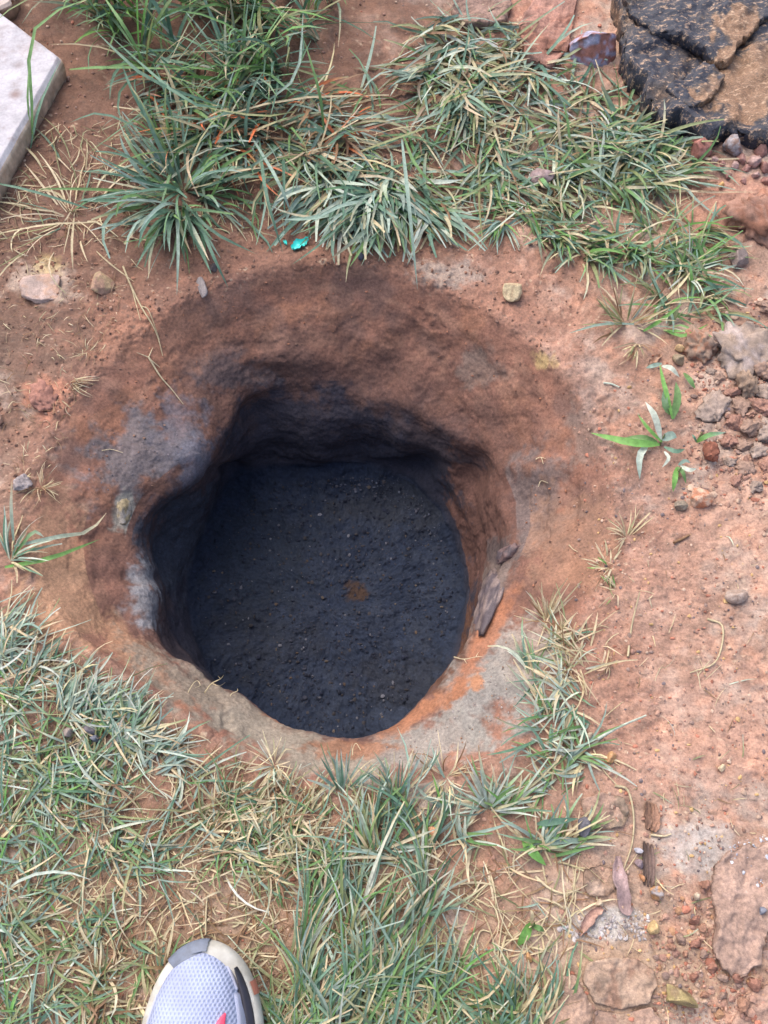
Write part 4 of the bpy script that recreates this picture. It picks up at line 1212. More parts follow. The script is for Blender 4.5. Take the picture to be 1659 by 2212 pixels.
rb = onground(1560, 150)
rk = tag(empty('rock', rb), 'big black layered rock slab with rusty orange patches in the top right corner', 'rock')
stain(slab('rock_body', None, None, [(1345, -60), (1325, 40), (1338, 110), (1350, 180), (1385, 235), (1415, 275), (1470, 305), (1520, 330), (1560, 308), (1700, 312), (1830, 200), (1850, -60), (1600, -180), (1420, -140)],
     .032, (50, 50, 60), 71, mat=M_dark, parent=rk, rough=.0045, jag=.085, na=260, nr=44, edge=.006, top=lambda W: 0.004 * perlin(W * 14, 5) + 0.003 * np.sign(perlin(W * 24, 8)) * sstep(0, .15, np.abs(perlin(W * 24, 8)))))
stain(slab('upper_layer', None, None, [(1322, -70), (1335, 60), (1365, 95), (1410, 125), (1450, 140), (1490, 165), (1525, 200), (1555, 180), (1575, 140), (1610, 110), (1680, 60), (1740, 20), (1760, -120), (1500, -150)],
     .013, (50, 50, 60), 72, mat=M_dark, parent=rk, lift=.031, rough=.004, jag=.09, na=240, nr=36, edge=.005))
stain(slab('lower_flake', None, None, [(1420, 240), (1465, 215), (1500, 190), (1545, 215), (1520, 260), (1470, 285)], .009, (50, 50, 60), 73, mat=M_dark, parent=rk, lift=.030, rough=.004, jag=.08, na=120, nr=18, edge=.01))

# ------------------------------------------------------------------ white board, top left
def board_mat():
    m, t, b = nodes_of('painted_board')
    at = N(t, 'ShaderNodeAttribute', attribute_name='Col')
    tc = N(t, 'ShaderNodeTexCoord')
    n1 = N(t, 'ShaderNodeTexNoise', Scale=26.0, Detail=6.0, Roughness=0.65)
    n2 = N(t, 'ShaderNodeTexNoise', Scale=300.0, Detail=4.0)
    vo = N(t, 'ShaderNodeTexVoronoi', Scale=22.0)
    for n in (n1, n2, vo): t.links.new(tc.outputs['Object'], n.inputs['Vector'])
    c = mul(t, at.outputs['Color'], ramp(t, n1.outputs['Fac'], [(0.32, (0.66, 0.56, 0.52)), (0.5, (0.95, 0.94, 0.97)), (0.75, (1.06, 1.05, 1.07))]))
    c = mul(t, c, ramp(t, vo.outputs['Distance'], [(0.10, (0.50, 0.36, 0.32)), (0.26, (1, 1, 1))]))
    c = mul(t, c, ramp(t, n2.outputs['Fac'], [(0.3, 0.86), (0.7, 1.08)]))
    t.links.new(c, b.inputs['Base Color'])
    b.inputs['Roughness'].default_value = 0.65
    bp = N(t, 'ShaderNodeBump', Strength=0.3, Distance=0.001)
    t.links.new(n2.outputs['Fac'], bp.inputs['Height']); t.links.new(bp.outputs[0], b.inputs['Normal'])
    return m


M_board = board_mat()
BH = .030
p0 = G(133, 133, BH)[:2]; p1 = G(0, 33, BH)[:2]; p2 = G(0, 372, BH)[:2]
e1 = (p1 - p0) / np.linalg.norm(p1 - p0); e2 = (p2 - p0) / np.linalg.norm(p2 - p0)
bp_ = [p0, p0 + e1 * .16, p0 + e1 * .30, p0 + e1 * .30 + e2 * .15, p0 + e1 * .30 + e2 * .30, p0 + e1 * .16 + e2 * .32, p0 + e2 * .30, p0 + e2 * .15]
print('board angle', math.degrees(math.acos(float(e1 @ e2))))
me_, c0_ = slab_mesh('board', bp_, BH, (184, 178, 180), 81, mat=M_board, na=420, nr=30, rough=.0007, edge=.004, jag=.002, side=(214, 188, 160), sidejag=.003)
tag(link('board', me_, loc=(c0_[0], c0_[1], hm(p0[0], p0[1]) + .001)), 'whitewashed board with brown knots and a raw tan edge in the upper left', 'board')
w_ = [G(u, v, .02)[:2] for u, v in [(-60, -60), (20, -60), (38, 0), (28, 22), (0, 36), (-60, 40)]]
me_, c0_ = slab_mesh('board_offcut', w_, .02, (196, 172, 156), 82, mat=M_board, na=160, nr=14, rough=.001, edge=.004, jag=.01, side=(178, 148, 124))
tag(link('board_offcut', me_, loc=(c0_[0], c0_[1], hm(w_[2][0], w_[2][1]) + .001)), 'cream corner of a second board peeking into the top left corner', 'board')

# ------------------------------------------------------------------ stones set in the wall of the hole
def wall_stone(name, label, u, v, su, sv, depth, col, seed, rot=0, col2=None, mat=None, out=0.2, cuts=8, rough=.2, cat='rock', sub=4):
    p, n = onwall(u, v)
    s = proj(p)[2] / FPX
    n = n if n[2] > -.2 else -n
    # axes in the wall: picture-right and picture-down
    q1 = np.array([1.0, 0, 0]); q1 -= n * (q1 @ n); q1 /= np.linalg.norm(q1)
    q2 = np.cross(n, q1)
    a = R(rot)
    x = q1 * math.cos(a) + q2 * math.sin(a); y = -q1 * math.sin(a) + q2 * math.cos(a)
    me = rock_mesh(name, (su * s, sv * s, depth), col, seed, mat=mat, col2=col2, cuts=cuts, rough=rough, sub=sub)
    V = np.empty(len(me.vertices) * 3, np.float32); me.vertices.foreach_get('co', V)
    V = V.reshape(-1, 3) @ np.stack([x, y, n])
    me.vertices.foreach_set('co', V.astype(np.float32).ravel()); me.update()
    return tag(link(name, me, loc=tuple(p - n * depth * (1 - 2 * out) * .5)), label, cat)


wall_stone('rock', 'long grey shale rock bedded in the right wall of the hole', 1054, 1284, 40, 108, .010, (138, 116, 108), 91, rot=-30, col2=(92, 78, 82), out=.07, rough=.4)
wall_stone('rock', 'dark flaky end of shale above the long grey rock in the right wall', 1095, 1190, 36, 24, .012, (120, 92, 88), 92, rot=30, col2=(84, 70, 74), out=.08, rough=.4)
wall_stone('stone', 'small olive-grey stone in the left slope above the pale clay patch', 266, 1108, 24, 34, .008, (152, 142, 130), 94, rot=10, col2=(160, 140, 100), out=.06, rough=.3, cat='stone')

# ------------------------------------------------------------------ roots, stems, shreds
def strand(name, label, pts, r0, r1, cname, cat='root', hs=.002, wall=False, extra=(), mat=None):
    def line(ps):
        Q = []
        for p in ps:
            b, n = onwall(p[0], p[1])
            h = p[2] if len(p) > 2 else hs
            Q.append(b + np.array([0, 0, 1]) * h * .5 + n * h * .5)
        return np.array(Q)
    L_ = line(pts)
    Vs, Fs, off = [], [], 0
    for k, (ps, ra, rb_) in enumerate([(None, r0, r1)] + [(line(e), r0 * .7, r1 * .7) for e in extra]):
        Vt, Ft = tube(L_ if ps is None else ps, [ra, (ra + rb_) / 2, rb_], 5)
        Vs.append(Vt); Fs.append(Ft + off); off += len(Vt)
    V = np.vstack(Vs); F = np.vstack(Fs); o0 = L_[0]
    c_ = np.tile(PAL[cname], (len(V), 1)) * (0.85 + 0.3 * rng.random((len(V), 1)))
    return tag(link(name, mesh_np(name, V - o0, F, c_, mats=[mat or M_grass]), loc=tuple(o0)), label, cat)


strand('root', 'long pale root running down the far left slope towards the hole', [(265, 575), (285, 620), (305, 665), (325, 700), (340, 730), (352, 765)], .0013, .0005, 'straw', extra=[[(305, 660), (322, 672), (345, 735)], [(285, 620), (300, 690)]])
strand('root', 'forked dry root lying on the left slope of the hole', [(320, 770), (345, 810), (372, 840), (398, 872)], .0012, .0004, 'cream', extra=[[(320, 772), (298, 764)], [(322, 770), (334, 752)], [(326, 778), (345, 792)]])
strand('root', 'short curled root on the left slope below the red clod', [(220, 970), (240, 970), (265, 976)], .0006, .0003, 'cream')
strand('root', 'branched thin root sticking out over the near left rim', [(440, 1505), (455, 1488), (470, 1475), (480, 1462)], .0008, .0003, 'straw', hs=.012, extra=[[(455, 1488), (472, 1492), (486, 1480)], [(470, 1475), (468, 1465)]])
strand('root', 'looped hair root left of the branched thin root', [(405, 1500), (415, 1480), (425, 1475), (432, 1485), (420, 1492)], .0005, .0003, 'cream', hs=.008)
strand('root', 'small hooked root on the grey near wall', [(495, 1508), (502, 1500), (512, 1498), (510, 1490)], .0006, .0003, 'cream', hs=.006)
strand('root', 'fine branching hair root hanging on the grey clay below the shale', [(980, 1420), (1000, 1425), (1025, 1422), (1040, 1420)], .0006, .0003, 'cream', hs=.006, extra=[[(1000, 1425), (1005, 1435)], [(1025, 1422), (1030, 1412)]])
strand('root', 'thin root curl below the middle of the near rim', [(760, 1635), (764, 1620), (772, 1612), (778, 1625)], .0006, .0003, 'cream', hs=.008)
strand('root', 'rootlet on the right slope beside the seedling', [(1160, 1052), (1168, 1040), (1180, 1048)], .0006, .0003, 'cream', hs=.003)
strand('root', 'tiny branched rootlet high on the right slope', [(1155, 990), (1165, 985), (1172, 1000)], .0006, .0003, 'cream', hs=.003, extra=[[(1165, 985), (1178, 992)]])
strand('root', 'hair root on the right slope below the grey clay', [(1225, 1175), (1235, 1185), (1245, 1192)], .0006, .0003, 'straw', hs=.003)
strand('dry_straw', 'long curved straw stem lying on the red soil at the right', [(1525, 1338), (1555, 1350), (1556, 1390), (1540, 1430), (1490, 1458)], .0012, .0006, 'straw', 'straw')
strand('dry_straw', 'straight straw stem standing up from the soil right of the grass strip', [(1350, 1415), (1362, 1350), (1370, 1290, .02)], .0013, .0006, 'straw', 'straw', hs=.003)
strand('dry_straw', 'bent straw stem running down past the torn leaf', [(1325, 1697), (1352, 1708), (1368, 1760), (1362, 1820), (1345, 1875)], .0013, .0006, 'straw', 'straw')
strand('dry_straw', 'forked straw stem on the bare soil near the bottom', [(1155, 1892), (1190, 1922), (1225, 1932), (1250, 1928)], .0013, .0007, 'cream', 'straw', extra=[[(1222, 1930), (1230, 1945)]])
strand('dry_straw', 'upright straw stem in the bare soil above the bottom edge', [(1073, 2100), (1075, 2030), (1092, 1965)], .0012, .0006, 'straw', 'straw')
strand('dry_straw', 'hooked straw stem left of the upright straw stem', [(1010, 2070), (1025, 2030), (1040, 2012), (1060, 2016)], .0011, .0006, 'straw', 'straw')
strand('dry_straw', 'diagonal straw stem from the grass strip onto the red soil', [(1285, 1595), (1330, 1570), (1392, 1545)], .0016, .0008, 'pale', 'straw', hs=.008)
strand('dry_straw', 'thin straw stem below the grass strip', [(1288, 1625), (1305, 1660), (1325, 1692)], .0008, .0005, 'straw', 'straw')
strand('dry_straw', 'short thick straw piece on the soil right of the tiny dry tuft', [(1450, 1172), (1470, 1166), (1488, 1158)], .0015, .0012, 'brown', 'straw')
strand('dry_straw', 'short pale straw piece next to the bark chip', [(1408, 1806), (1430, 1805), (1452, 1807)], .0011, .0006, 'cream', 'straw')
strand('dry_straw', 'pinkish straw piece on the right slope beside the straw tuft', [(1302, 826), (1318, 830), (1338, 835)], .0012, .0008, 'pale', 'straw')
strand('dry_straw', 'long straight straw standing beside the toe of the sneaker', [(445, 2015), (446, 1970), (445, 1930)], .0009, .0006, 'straw', 'straw', hs=.004)


def shred(name, label, cat, pts, w, col, seed, mat=None, th=.0012, lift=.002, wav=.003):
    """torn flat piece: a curled strip with ragged edges and thickness"""
    Q = np.array([onground(u, v) for u, v in pts])
    t = np.linspace(0, len(Q) - 1, 14); Q = np.stack([np.interp(t, np.arange(len(Q)), Q[:, k]) for k in range(3)], -1)
    T = np.gradient(Q, axis=0); T /= np.linalg.norm(T, axis=1)[:, None]
    sd = np.cross(T, [0, 0, 1]); sd /= np.linalg.norm(sd, axis=1)[:, None]
    r = np.random.default_rng(seed)
    n = len(Q); m = 6
    env = np.sin(np.linspace(.15, math.pi - .1, n)) ** .6
    V = []
    for top in (1, 0):
        for i in range(n):
            wl, wr = w * env[i] * r.uniform(.7, 1.1) if top else 0, 0
            if top: ws = [(w * env[i] * r.uniform(.65, 1.1)), (w * env[i] * r.uniform(.65, 1.1))]; 
            if top: store = V
            for j in range(m):
                f = j / (m - 1) * 2 - 1
                if top:
                    h = lift + wav * (f * f) + wav * .5 * math.sin(i * .9 + seed)
                    V.append(Q[i] + sd[i] * (f * (ws[0] if f < 0 else ws[1])) * .5 + np.array([0, 0, h]))
                else:
                    V.append(V[i * m + j] - np.array([0, 0, th]))
    V = np.array(V); I = np.arange(n * m).reshape(n, m); o = n * m
    F = [np.stack([I[:-1, :-1], I[1:, :-1], I[1:, 1:], I[:-1, 1:]], -1).reshape(-1, 4)]
    F.append(F[0][:, ::-1] + o)
    for A in (I[:, 0], I[:, -1], I[0], I[-1]):
        F.append(np.stack([A[:-1], A[1:], A[1:] + o, A[:-1] + o], -1))
    F = np.vstack(F)
    c_ = np.tile(lin(col), (len(V), 1)) * r.uniform(.75, 1.2, (len(V), 1))
    b = Q[0]
    return tag(link(name, mesh_np(name, V - b, F, c_, mats=[mat or M_stone]), loc=tuple(b)), label, cat)


shred('dead_leaf', 'torn purple-grey dead leaf strip lying above the lower right stones', 'leaf', [(1334, 1850), (1335, 1885), (1342, 1925), (1352, 1965), (1362, 1972)], .015, (164, 138, 134), 3)
shred('dead_leaf', 'narrow pinkish dead leaf strip pointing at the cream and rust stone', 'leaf', [(1250, 2020), (1268, 1990), (1285, 1970), (1300, 1962)], .009, (190, 150, 132), 4)
shred('dead_leaf', 'pale folded leaf scrap above the upright leaf pair', 'leaf', [(1400, 790), (1412, 782), (1426, 770)], .008, (206, 166, 138), 6, wav=.004)
for lab, pts, w, col, sd_ in [('striped grey-brown bark chip on the red soil', [(1405, 1732), (1408, 1770), (1405, 1792)], .018, (138, 104, 84), 7),
                              ('dark rotten bark strip standing between the amber stones', [(1397, 1818), (1400, 1850), (1400, 1885), (1398, 1912)], .010, (104, 84, 76), 8)]:
    e = tag(empty('bark_chip', onground(*pts[0])), lab, 'bark')
    for k in range(3):
        o = shred('fibre', None, None, [(u + (k - 1) * 8, v + k * 3) for u, v in pts], w * .42, tuple(c * (0.85 + .15 * k) for c in col), sd_ + k * 5, th=.003, lift=.003, wav=.001)
        o.parent = e; o.location = o.location - e.location

# turquoise plastic scraps on the far rim
M_tq, t_, b_ = nodes_of('turquoise_plastic')
b_.inputs['Base Color'].default_value = (0.02, 0.55, 0.50, 1); b_.inputs['Roughness'].default_value = 0.3
tn_ = N(t_, 'ShaderNodeTexNoise', Scale=260.0, Detail=3.0)
t_.links.new(ramp(t_, tn_.outputs['Fac'], [(0.35, (0.02, 0.52, 0.47)), (0.7, (0.12, 0.80, 0.68))]), b_.inputs['Base Color'])
shred('plastic_scrap', 'bright turquoise crumpled plastic scrap on the far rim', 'plastic scrap', [(631, 541), (648, 532), (667, 523)], .013, (60, 200, 190), 9, mat=M_tq, wav=.004)
shred('plastic_scrap', 'tiny turquoise plastic flake left of the bigger scrap', 'plastic scrap', [(612, 522), (617, 527), (620, 531)], .004, (60, 200, 190), 10, mat=M_tq, wav=.002)

# ------------------------------------------------------------------ crumbs and gravel too small to count
def crumbs(name, label, cat, spots, seed):
    r = np.random.default_rng(seed)
    V0_, F0_ = ico(1)
    Vs, Cs = [], []
    for (poly, n, lo, hi, cols, usewall) in spots:
        u, v = scatter(poly, n)
        if usewall:
            P = np.array([onwall(a, b)[0] for a, b in zip(u, v)])
            P[:, :2] += r.normal(0, .0012, (n, 2))
        else:
            P = onground(u, v)
        sz = lo + (hi - lo) * r.random(n) ** 4
        V = V0_[None] * (1 + 0.55 * (r.random((n, len(V0_), 1)) - .5)) * (sz[:, None] * r.uniform(.5, 1.2, (n, 3)))[:, None]
        V[..., 2] *= .75
        V += P[:, None] + np.array([0, 0, .1])[None, None] * sz[:, None, None]
        c_ = np.array([lin(x) for x in cols])[r.integers(0, len(cols), n)] * r.uniform(.75, 1.2, (n, 1))
        Vs.append(V.reshape(-1, 3)); Cs.append(np.repeat(c_, len(V0_), 0))
    V = np.vstack(Vs); n = len(V) // len(V0_)
    F = (F0_[None] + (np.arange(n) * len(V0_))[:, None, None]).reshape(-1, 3)
    return tag(link(name, mesh_np(name, V, F, np.vstack(Cs), smooth=False, mats=[M_crumb])), label, cat, kind='stuff')


SOILC = [(176, 136, 118), (164, 126, 110), (188, 148, 128), (184, 122, 100), (156, 130, 118), (200, 170, 148)]
crumbs('soil_crumbs', 'loose soil crumbs and grit on the bare ground', 'soil',
       [([(1240, 900), (1659, 560), (1659, 2212), (1180, 2212), (1240, 1750)], 5200, .0004, .0026, SOILC * 2 + [(210, 172, 120), (124, 110, 110)], False),
        ([(1430, 1950), (1659, 1880), (1659, 2212), (1400, 2212)], 800, .0008, .0042, SOILC * 2 + [(190, 146, 112)], False),
        ([(1480, 680), (1659, 640), (1659, 1120), (1490, 1080)], 800, .0008, .0045, SOILC, False),
        ([(0, 400), (700, 480), (1300, 520), (1250, 800), (700, 600), (300, 680), (60, 1000), (0, 1100)], 2600, .0005, .0028, [(140, 104, 86), (160, 116, 94), (120, 92, 80), (176, 140, 120)], False),
        ([(0, 0), (1320, 0), (1420, 420), (0, 420)], 1800, .0006, .003, SOILC, False),
        ([(0, 1400), (600, 1700), (1180, 1720), (1180, 2212), (0, 2212)], 2200, .0005, .0026, SOILC, False),
        ([(1200, 2000), (1400, 1960), (1400, 2030), (1240, 2030)], 260, .0008, .0026, [(186, 176, 172), (164, 152, 148), (200, 192, 188)], False),
        ([(1560, 1830), (1659, 1800), (1659, 1960), (1620, 1930)], 220, .0006, .0022, [(200, 204, 214), (160, 158, 166), (222, 222, 228)], False),
        ([(150, 650), (700, 580), (1200, 760), (1300, 1150), (1130, 1300), (1130, 900), (800, 700), (400, 820), (200, 1050)], 700, .0005, .002, [(168, 116, 90), (150, 104, 84), (120, 92, 80)], True),
        ([(1000, 1500), (1100, 1380), (1170, 1420), (1130, 1540), (980, 1630), (830, 1650), (820, 1620), (920, 1570)], 300, .0004, .0014, [(150, 138, 132), (140, 128, 122), (164, 154, 148), (160, 124, 100)], True),
        ([(180, 940), (330, 900), (430, 930), (400, 1030), (260, 1070), (180, 1030)], 220, .0004, .0018, [(130, 120, 124), (150, 118, 100), (112, 104, 110)], True)], 5)
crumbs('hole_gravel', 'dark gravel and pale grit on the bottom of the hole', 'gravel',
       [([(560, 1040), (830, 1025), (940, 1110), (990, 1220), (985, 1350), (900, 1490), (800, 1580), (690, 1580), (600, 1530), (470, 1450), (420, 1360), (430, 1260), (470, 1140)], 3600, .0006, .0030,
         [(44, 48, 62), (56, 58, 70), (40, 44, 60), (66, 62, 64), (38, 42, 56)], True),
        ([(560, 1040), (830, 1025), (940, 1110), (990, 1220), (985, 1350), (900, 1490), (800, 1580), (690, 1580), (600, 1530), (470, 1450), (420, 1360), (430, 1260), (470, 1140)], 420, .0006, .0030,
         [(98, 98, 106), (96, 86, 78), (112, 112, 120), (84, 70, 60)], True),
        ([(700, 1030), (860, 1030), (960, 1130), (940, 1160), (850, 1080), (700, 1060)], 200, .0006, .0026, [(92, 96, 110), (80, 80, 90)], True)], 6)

# ------------------------------------------------------------------ the sneaker
def fabric_mat():
    m, t, b = nodes_of('shoe_mesh_fabric')
    at = N(t, 'ShaderNodeAttribute', attribute_name='pat')
    sp = N(t, 'ShaderNodeSeparateXYZ'); t.links.new(at.outputs['Vector'], sp.inputs[0])
    def s_(sock, k):
        a = N(t, 'ShaderNodeMath', operation='MULTIPLY'); a.inputs[1].default_value = k; t.links.new(sock, a.inputs[0])
        z = N(t, 'ShaderNodeMath', operation='SINE'); t.links.new(a.outputs[0], z.inputs[0]); return z.outputs[0]
    w = N(t, 'ShaderNodeMath', operation='MULTIPLY')
    t.links.new(s_(sp.outputs[0], 1900.0), w.inputs[0]); t.links.new(s_(sp.outputs[1], 1100.0), w.inputs[1])
    tc = N(t, 'ShaderNodeTexCoord')
    n1 = N(t, 'ShaderNodeTexNoise', Scale=38.0, Detail=5.0); t.links.new(tc.outputs['Object'], n1.inputs['Vector'])
    r1 = ramp(t, w.outputs[0], [(0.2, (0.32, 0.355, 0.48)), (0.75, (0.22, 0.25, 0.365))])
    c = mul(t, r1, ramp(t, n1.outputs['Fac'], [(0.3, (0.84, 0.82, 0.86)), (0.7, (1.06, 1.06, 1.05))]))
    t.links.new(c, b.inputs['Base Color'])
    b.inputs['Roughness'].default_value = 0.8
    bp = N(t, 'ShaderNodeBump', Strength=0.5, Distance=0.0008); bp.invert = True
    t.links.new(w.outputs[0], bp.inputs['Height']); t.links.new(bp.outputs[0], b.inputs['Normal'])
    return m


def plain_mat(name, col, rough=.5, var=.12, scale=90.0):
    m, t, b = nodes_of(name)
    tc = N(t, 'ShaderNodeTexCoord')
    n1 = N(t, 'ShaderNodeTexNoise', Scale=scale, Detail=5.0, Roughness=.65); t.links.new(tc.outputs['Object'], n1.inputs['Vector'])
    col = np.array(col)
    t.links.new(ramp(t, n1.outputs['Fac'], [(0.3, tuple(col * (1 - var) * np.array([1, .95, .88]))), (0.7, tuple(np.minimum(col * (1 + var * .5), 1)))]), b.inputs['Base Color'])
    b.inputs['Roughness'].default_value = rough
    bp = N(t, 'ShaderNodeBump', Strength=0.15, Distance=0.0006)
    t.links.new(n1.outputs['Fac'], bp.inputs['Height']); t.links.new(bp.outputs[0], b.inputs['Normal'])
    return m


M_fab = fabric_mat()
M_mid = plain_mat('midsole_foam', (.48, .46, .41), .6, .34, 45)
M_out = plain_mat('outsole_rubber', (.05, .05, .055), .7)
M_ovl = plain_mat('shoe_overlay', (.36, .38, .50), .5, .08, 50)
M_slate = plain_mat('toe_rubber', (.13, .15, .20), .6, .25, 120)
M_blk = plain_mat('black_overlay', (.022, .02, .03), .45)
M_pink = plain_mat('pink_overlay', (.80, .07, .14), .5, .05)
M_lace = plain_mat('lace_cord', (.72, .73, .78), .8)
M_rust = plain_mat('rust_overlay', (.42, .15, .10), .6)

SX, SY = -.1470, -.016          # toe tip in the ground plane
sh = tag(empty('sneaker', (SX, SY - .14, hm(SX, SY - .05))), 'pale lavender mesh sneaker with dark toe guard standing in the turf', 'sneaker')
SB = np.array(sh.location)
LEN = .292
tk = np.array([0, .004, .010, .02, .035, .055, .08, .11, .15, .19, .23, .265, .282, .290, .292])
wl = np.array([0, .014, .023, .0325, .0405, .0465, .0495, .0495, .044, .0385, .0365, .033, .024, .010, 0])
wr = np.array([0, .013, .022, .031, .0385, .0445, .0475, .0485, .045, .040, .0365, .033, .024, .010, 0])
tt = np.concatenate([np.linspace(0, .02, 22)[:-1] ** 1.0, np.linspace(.02, LEN - .012, 52), np.linspace(LEN - .012, LEN, 16)[1:]])
tt[0] = 0
sm_ = lambda y: y
Lx = np.interp(tt, tk, wl); Rx = np.interp(tt, tk, wr)
OUT = np.vstack([np.stack([-Lx[::-1], -tt[::-1]], -1), np.stack([Rx, -tt], -1)[1:]])       # heel -> left -> toe -> right -> heel
seg_ = np.concatenate([[0], np.cumsum(np.linalg.norm(np.diff(OUT, axis=0), axis=1))])
NO = 260
aa = np.linspace(0, seg_[-1], NO)
OUT = np.stack([np.interp(aa, seg_, OUT[:, 0]), np.interp(aa, seg_, OUT[:, 1])], -1)
for _ in range(5):
    OUT[1:-1] = .25 * OUT[:-2] + .5 * OUT[1:-1] + .25 * OUT[2:]
TAN = np.gradient(OUT, axis=0); TAN /= np.linalg.norm(TAN, axis=1)[:, None]
ONR = np.stack([-TAN[:, 1], TAN[:, 0]], -1)      # outward


spring = lambda y: .014 * np.clip((y + .06) / .06, 0, 1) ** 2        # toe lifts off the ground
htop = lambda y: np.interp(-y, [0, .02, .04, .07, .10, .14, .18, .22, .27, .3], [.020, .026, .034, .043, .052, .066, .080, .082, .085, .085])


def surf_shoe(ai, s, off=0.0, inset=.0045):
    """upper: ai index along outline (float), s from the sole edge (0) to the ridge (1)"""
    x = np.interp(ai, np.arange(NO), OUT[:, 0]); y = np.interp(ai, np.arange(NO), OUT[:, 1])
    nx = np.interp(ai, np.arange(NO), ONR[:, 0]); ny = np.interp(ai, np.arange(NO), ONR[:, 1])
    right = np.clip(nx, 0, 1)
    ins = inset + .004 * right
    x = x - nx * ins; y = y - ny * ins
    cy_ = np.clip(y, -LEN + .04, -.036)
    cx_ = -.002 + 0 * y
    k = np.sin(np.clip(s, 0, 1) * math.pi / 2)
    px_ = cx_ + (x - cx_) * np.cos(np.clip(s, 0, 1) * math.pi / 2) ** .9
    py_ = cy_ + (y - cy_) * np.cos(np.clip(s, 0, 1) * math.pi / 2) ** .9
    h = htop(py_)
    z = .026 + spring(y) * .7 * (1 - k) + h * k ** .85
    nz = k; nn_ = np.cos(np.clip(s, 0, 1) * math.pi / 2)
    return np.stack([px_ + nx * nn_ * off, py_ + ny * nn_ * off, z + nz * off], -1)


def shoe_part(name, V, F, mat, parent=None, UV=None):
    parent = parent or sh
    W = V + np.array([SX, SY, hm(SX, SY - .05)]) - SB
    return link(name, mesh_np(name, W, F, UV=UV, mats=[mat]), parent)


def gridf(n, m):
    I = np.arange(n * m).reshape(n, m)
    return np.stack([I[:-1, :-1], I[1:, :-1], I[1:, 1:], I[:-1, 1:]], -1).reshape(-1, 4)


ai, ss = np.meshgrid(np.arange(NO), np.linspace(0, 1, 40), indexing='ij')
U3 = surf_shoe(ai.ravel().astype(float), ss.ravel())
UPPER = shoe_part('upper', U3, gridf(NO, 40), M_fab, UV=U3[:, :2])
# midsole: a rim around the foot, ledge on top
rows = []
for z, off in [(.004, -.004), (.006, .0005), (.014, .0025), (.022, .0025), (.028, .001), (.031, -.002), (.031, -.012), (.026, -.02)]:
    q_ = OUT + ONR * (off + (.001 if z > .01 else 0) * np.clip(ONR[:, :1], 0, 1))
    rows.append(np.stack([q_[:, 0], q_[:, 1], z + spring(OUT[:, 1]) * (1 if z < .02 else .75)], -1))
rows = np.array(rows); nr_ = len(rows)
MIDSOLE = shoe_part('midsole', rows.reshape(-1, 3), gridf(nr_, NO), M_mid)
rows = []
for z, off in [(.005, -.0035), (.0045, -.001), (.0015, -.001), (0, -.004), (0, -.03)]:
    q_ = OUT + ONR * off
    rows.append(np.stack([q_[:, 0], q_[:, 1], z + spring(OUT[:, 1])], -1))
rows = np.array(rows)
shoe_part('outsole', rows.reshape(-1, 3), gridf(len(rows), NO), M_out)
toe_i = int(np.argmax(OUT[:, 1]))


def overlay(name, a0, a1, s_lo, s_hi, mat, off=.0012, n=40, m=10):
    """raised patch of the upper between two edges s_lo(f), s_hi(f) while running a0 -> a1"""
    f = np.linspace(0, 1, n)
    A_ = np.repeat(a0 + (a1 - a0) * f, m)
    lo_ = np.array([s_lo(x) for x in f]); hi_ = np.array([s_hi(x) for x in f])
    g = np.linspace(0, 1, m)
    S_ = (lo_[:, None] + (hi_ - lo_)[:, None] * g[None]).ravel()
    oo = np.full(n * m, off)
    edge_ = ((g[None] < .01) | (g[None] > .99) | (f[:, None] < .001) | (f[:, None] > .999)).ravel()
    oo[edge_] = -.0006
    V = surf_shoe(A_, S_, oo)
    return shoe_part(name, V, gridf(n, m), mat, UPPER)


overlay('toe_guard', toe_i - 13, toe_i + 1, lambda f: -.02, lambda f: .22 + .12 * math.sin(f * 3.14), M_slate, off=.0016)
def rim_guard():
    rows = []
    for z, off in [(.006, .0012), (.016, .0034), (.026, .0036), (.0325, .001), (.0335, -.006)]:
        q_ = OUT + ONR * off
        rows.append(np.stack([q_[:, 0], q_[:, 1], z + spring(OUT[:, 1]) * (1 if z < .02 else .75)], -1)[toe_i - 13:toe_i + 2])
    rows = np.array(rows)
    shoe_part('toe_bumper', rows.reshape(-1, 3), gridf(len(rows), rows.shape[1]), M_slate, MIDSOLE)
rim_guard()
overlay('side_panel', toe_i - 80, toe_i - 21, lambda f: -.02, lambda f: .03 + .30 * (1 - f) ** .5, M_ovl)
overlay('side_panel', toe_i + 3, toe_i + 20, lambda f: -.02, lambda f: .03 + .20 * min(1, f * 1.6), M_ovl)
overlay('side_panel', toe_i + 20, toe_i + 80, lambda f: -.02, lambda f: .33 + .1 * f, M_ovl, off=.0014)
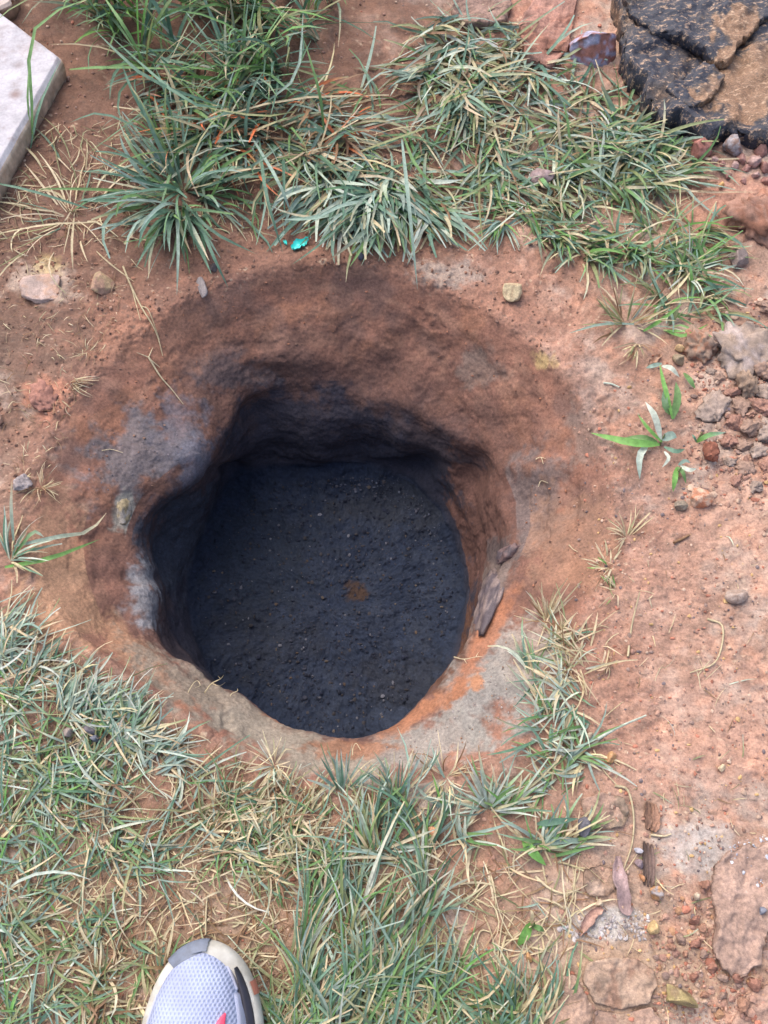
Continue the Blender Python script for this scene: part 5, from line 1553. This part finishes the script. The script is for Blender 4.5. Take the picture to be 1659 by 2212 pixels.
def side_stripe():
    n_ = 48
    ii = np.arange(toe_i + 13, toe_i + 13 + n_)
    f = np.linspace(0, 1, n_)
    rows = []
    for g, z in [(0.0, .0310), (0.06, .0332), (0.5, .0345), (1.0, .0375), (1.05, .030)]:
        off = -.0015 - (.002 + .011 * f ** .6) * g
        q_ = OUT[ii] + ONR[ii] * off[:, None]
        rows.append(np.stack([q_[:, 0], q_[:, 1], z + spring(OUT[ii, 1]) * .75], -1))
    rows = np.array(rows)
    shoe_part('side_stripe', rows.reshape(-1, 3), gridf(len(rows), n_), M_blk, UPPER)
side_stripe()
def mid_mark():
    rows = []
    for z, off in [(.012, .0042), (.020, .0044), (.027, .0034), (.030, .0018)]:
        q_ = OUT + ONR * (off)
        rows.append(np.stack([q_[:, 0], q_[:, 1], z + spring(OUT[:, 1]) * .9], -1)[toe_i + 19:toe_i + 24])
    rows = np.array(rows)
    shoe_part('midsole_mark', rows.reshape(-1, 3), gridf(len(rows), rows.shape[1]), M_rust, MIDSOLE)
mid_mark()
overlay('accent', toe_i + 26, toe_i + 34, lambda f: .55, lambda f: .55 + .16 * math.sin(f * 3.14159), M_pink, off=.0022, n=14, m=6)
overlay('accent', toe_i - 60, toe_i - 50, lambda f: .70, lambda f: .70 + .10 * math.sin(f * 3.14159), M_pink, off=.0022, n=14, m=6)
# lacing, tongue and collar behind the picture's lower edge
for k in range(5):
    y = -.125 - k * .017
    zt = .026 + float(htop(y))
    Vt, Ft = tube([(-.026, y + .004, zt - .006), (-.012, y, zt + .002), (0, y - .002, zt + .004), (.012, y, zt + .002), (.026, y + .004, zt - .006)], [.0028] * 3, 8)
    shoe_part('lace', Vt, Ft, M_lace)
Vt, Ft = tube([(.0, -.195, .112), (-.026, -.208, .112), (-.032, -.24, .114), (-.02, -.274, .118), (0, -.281, .12), (.02, -.274, .118), (.032, -.24, .114), (.026, -.208, .112), (0, -.195, .112)], [.0065] * 3, 10)
shoe_part('collar', Vt, Ft, M_ovl)
Vc = np.array([[.027 * math.cos(a), -.238 + .036 * math.sin(a), .1135] for a in np.linspace(0, 2 * math.pi, 40, endpoint=False)] + [[0, -.238, .1125]])
shoe_part('sock', Vc, np.array([[i, (i + 1) % 40, 40] for i in range(40)]), M_blk)
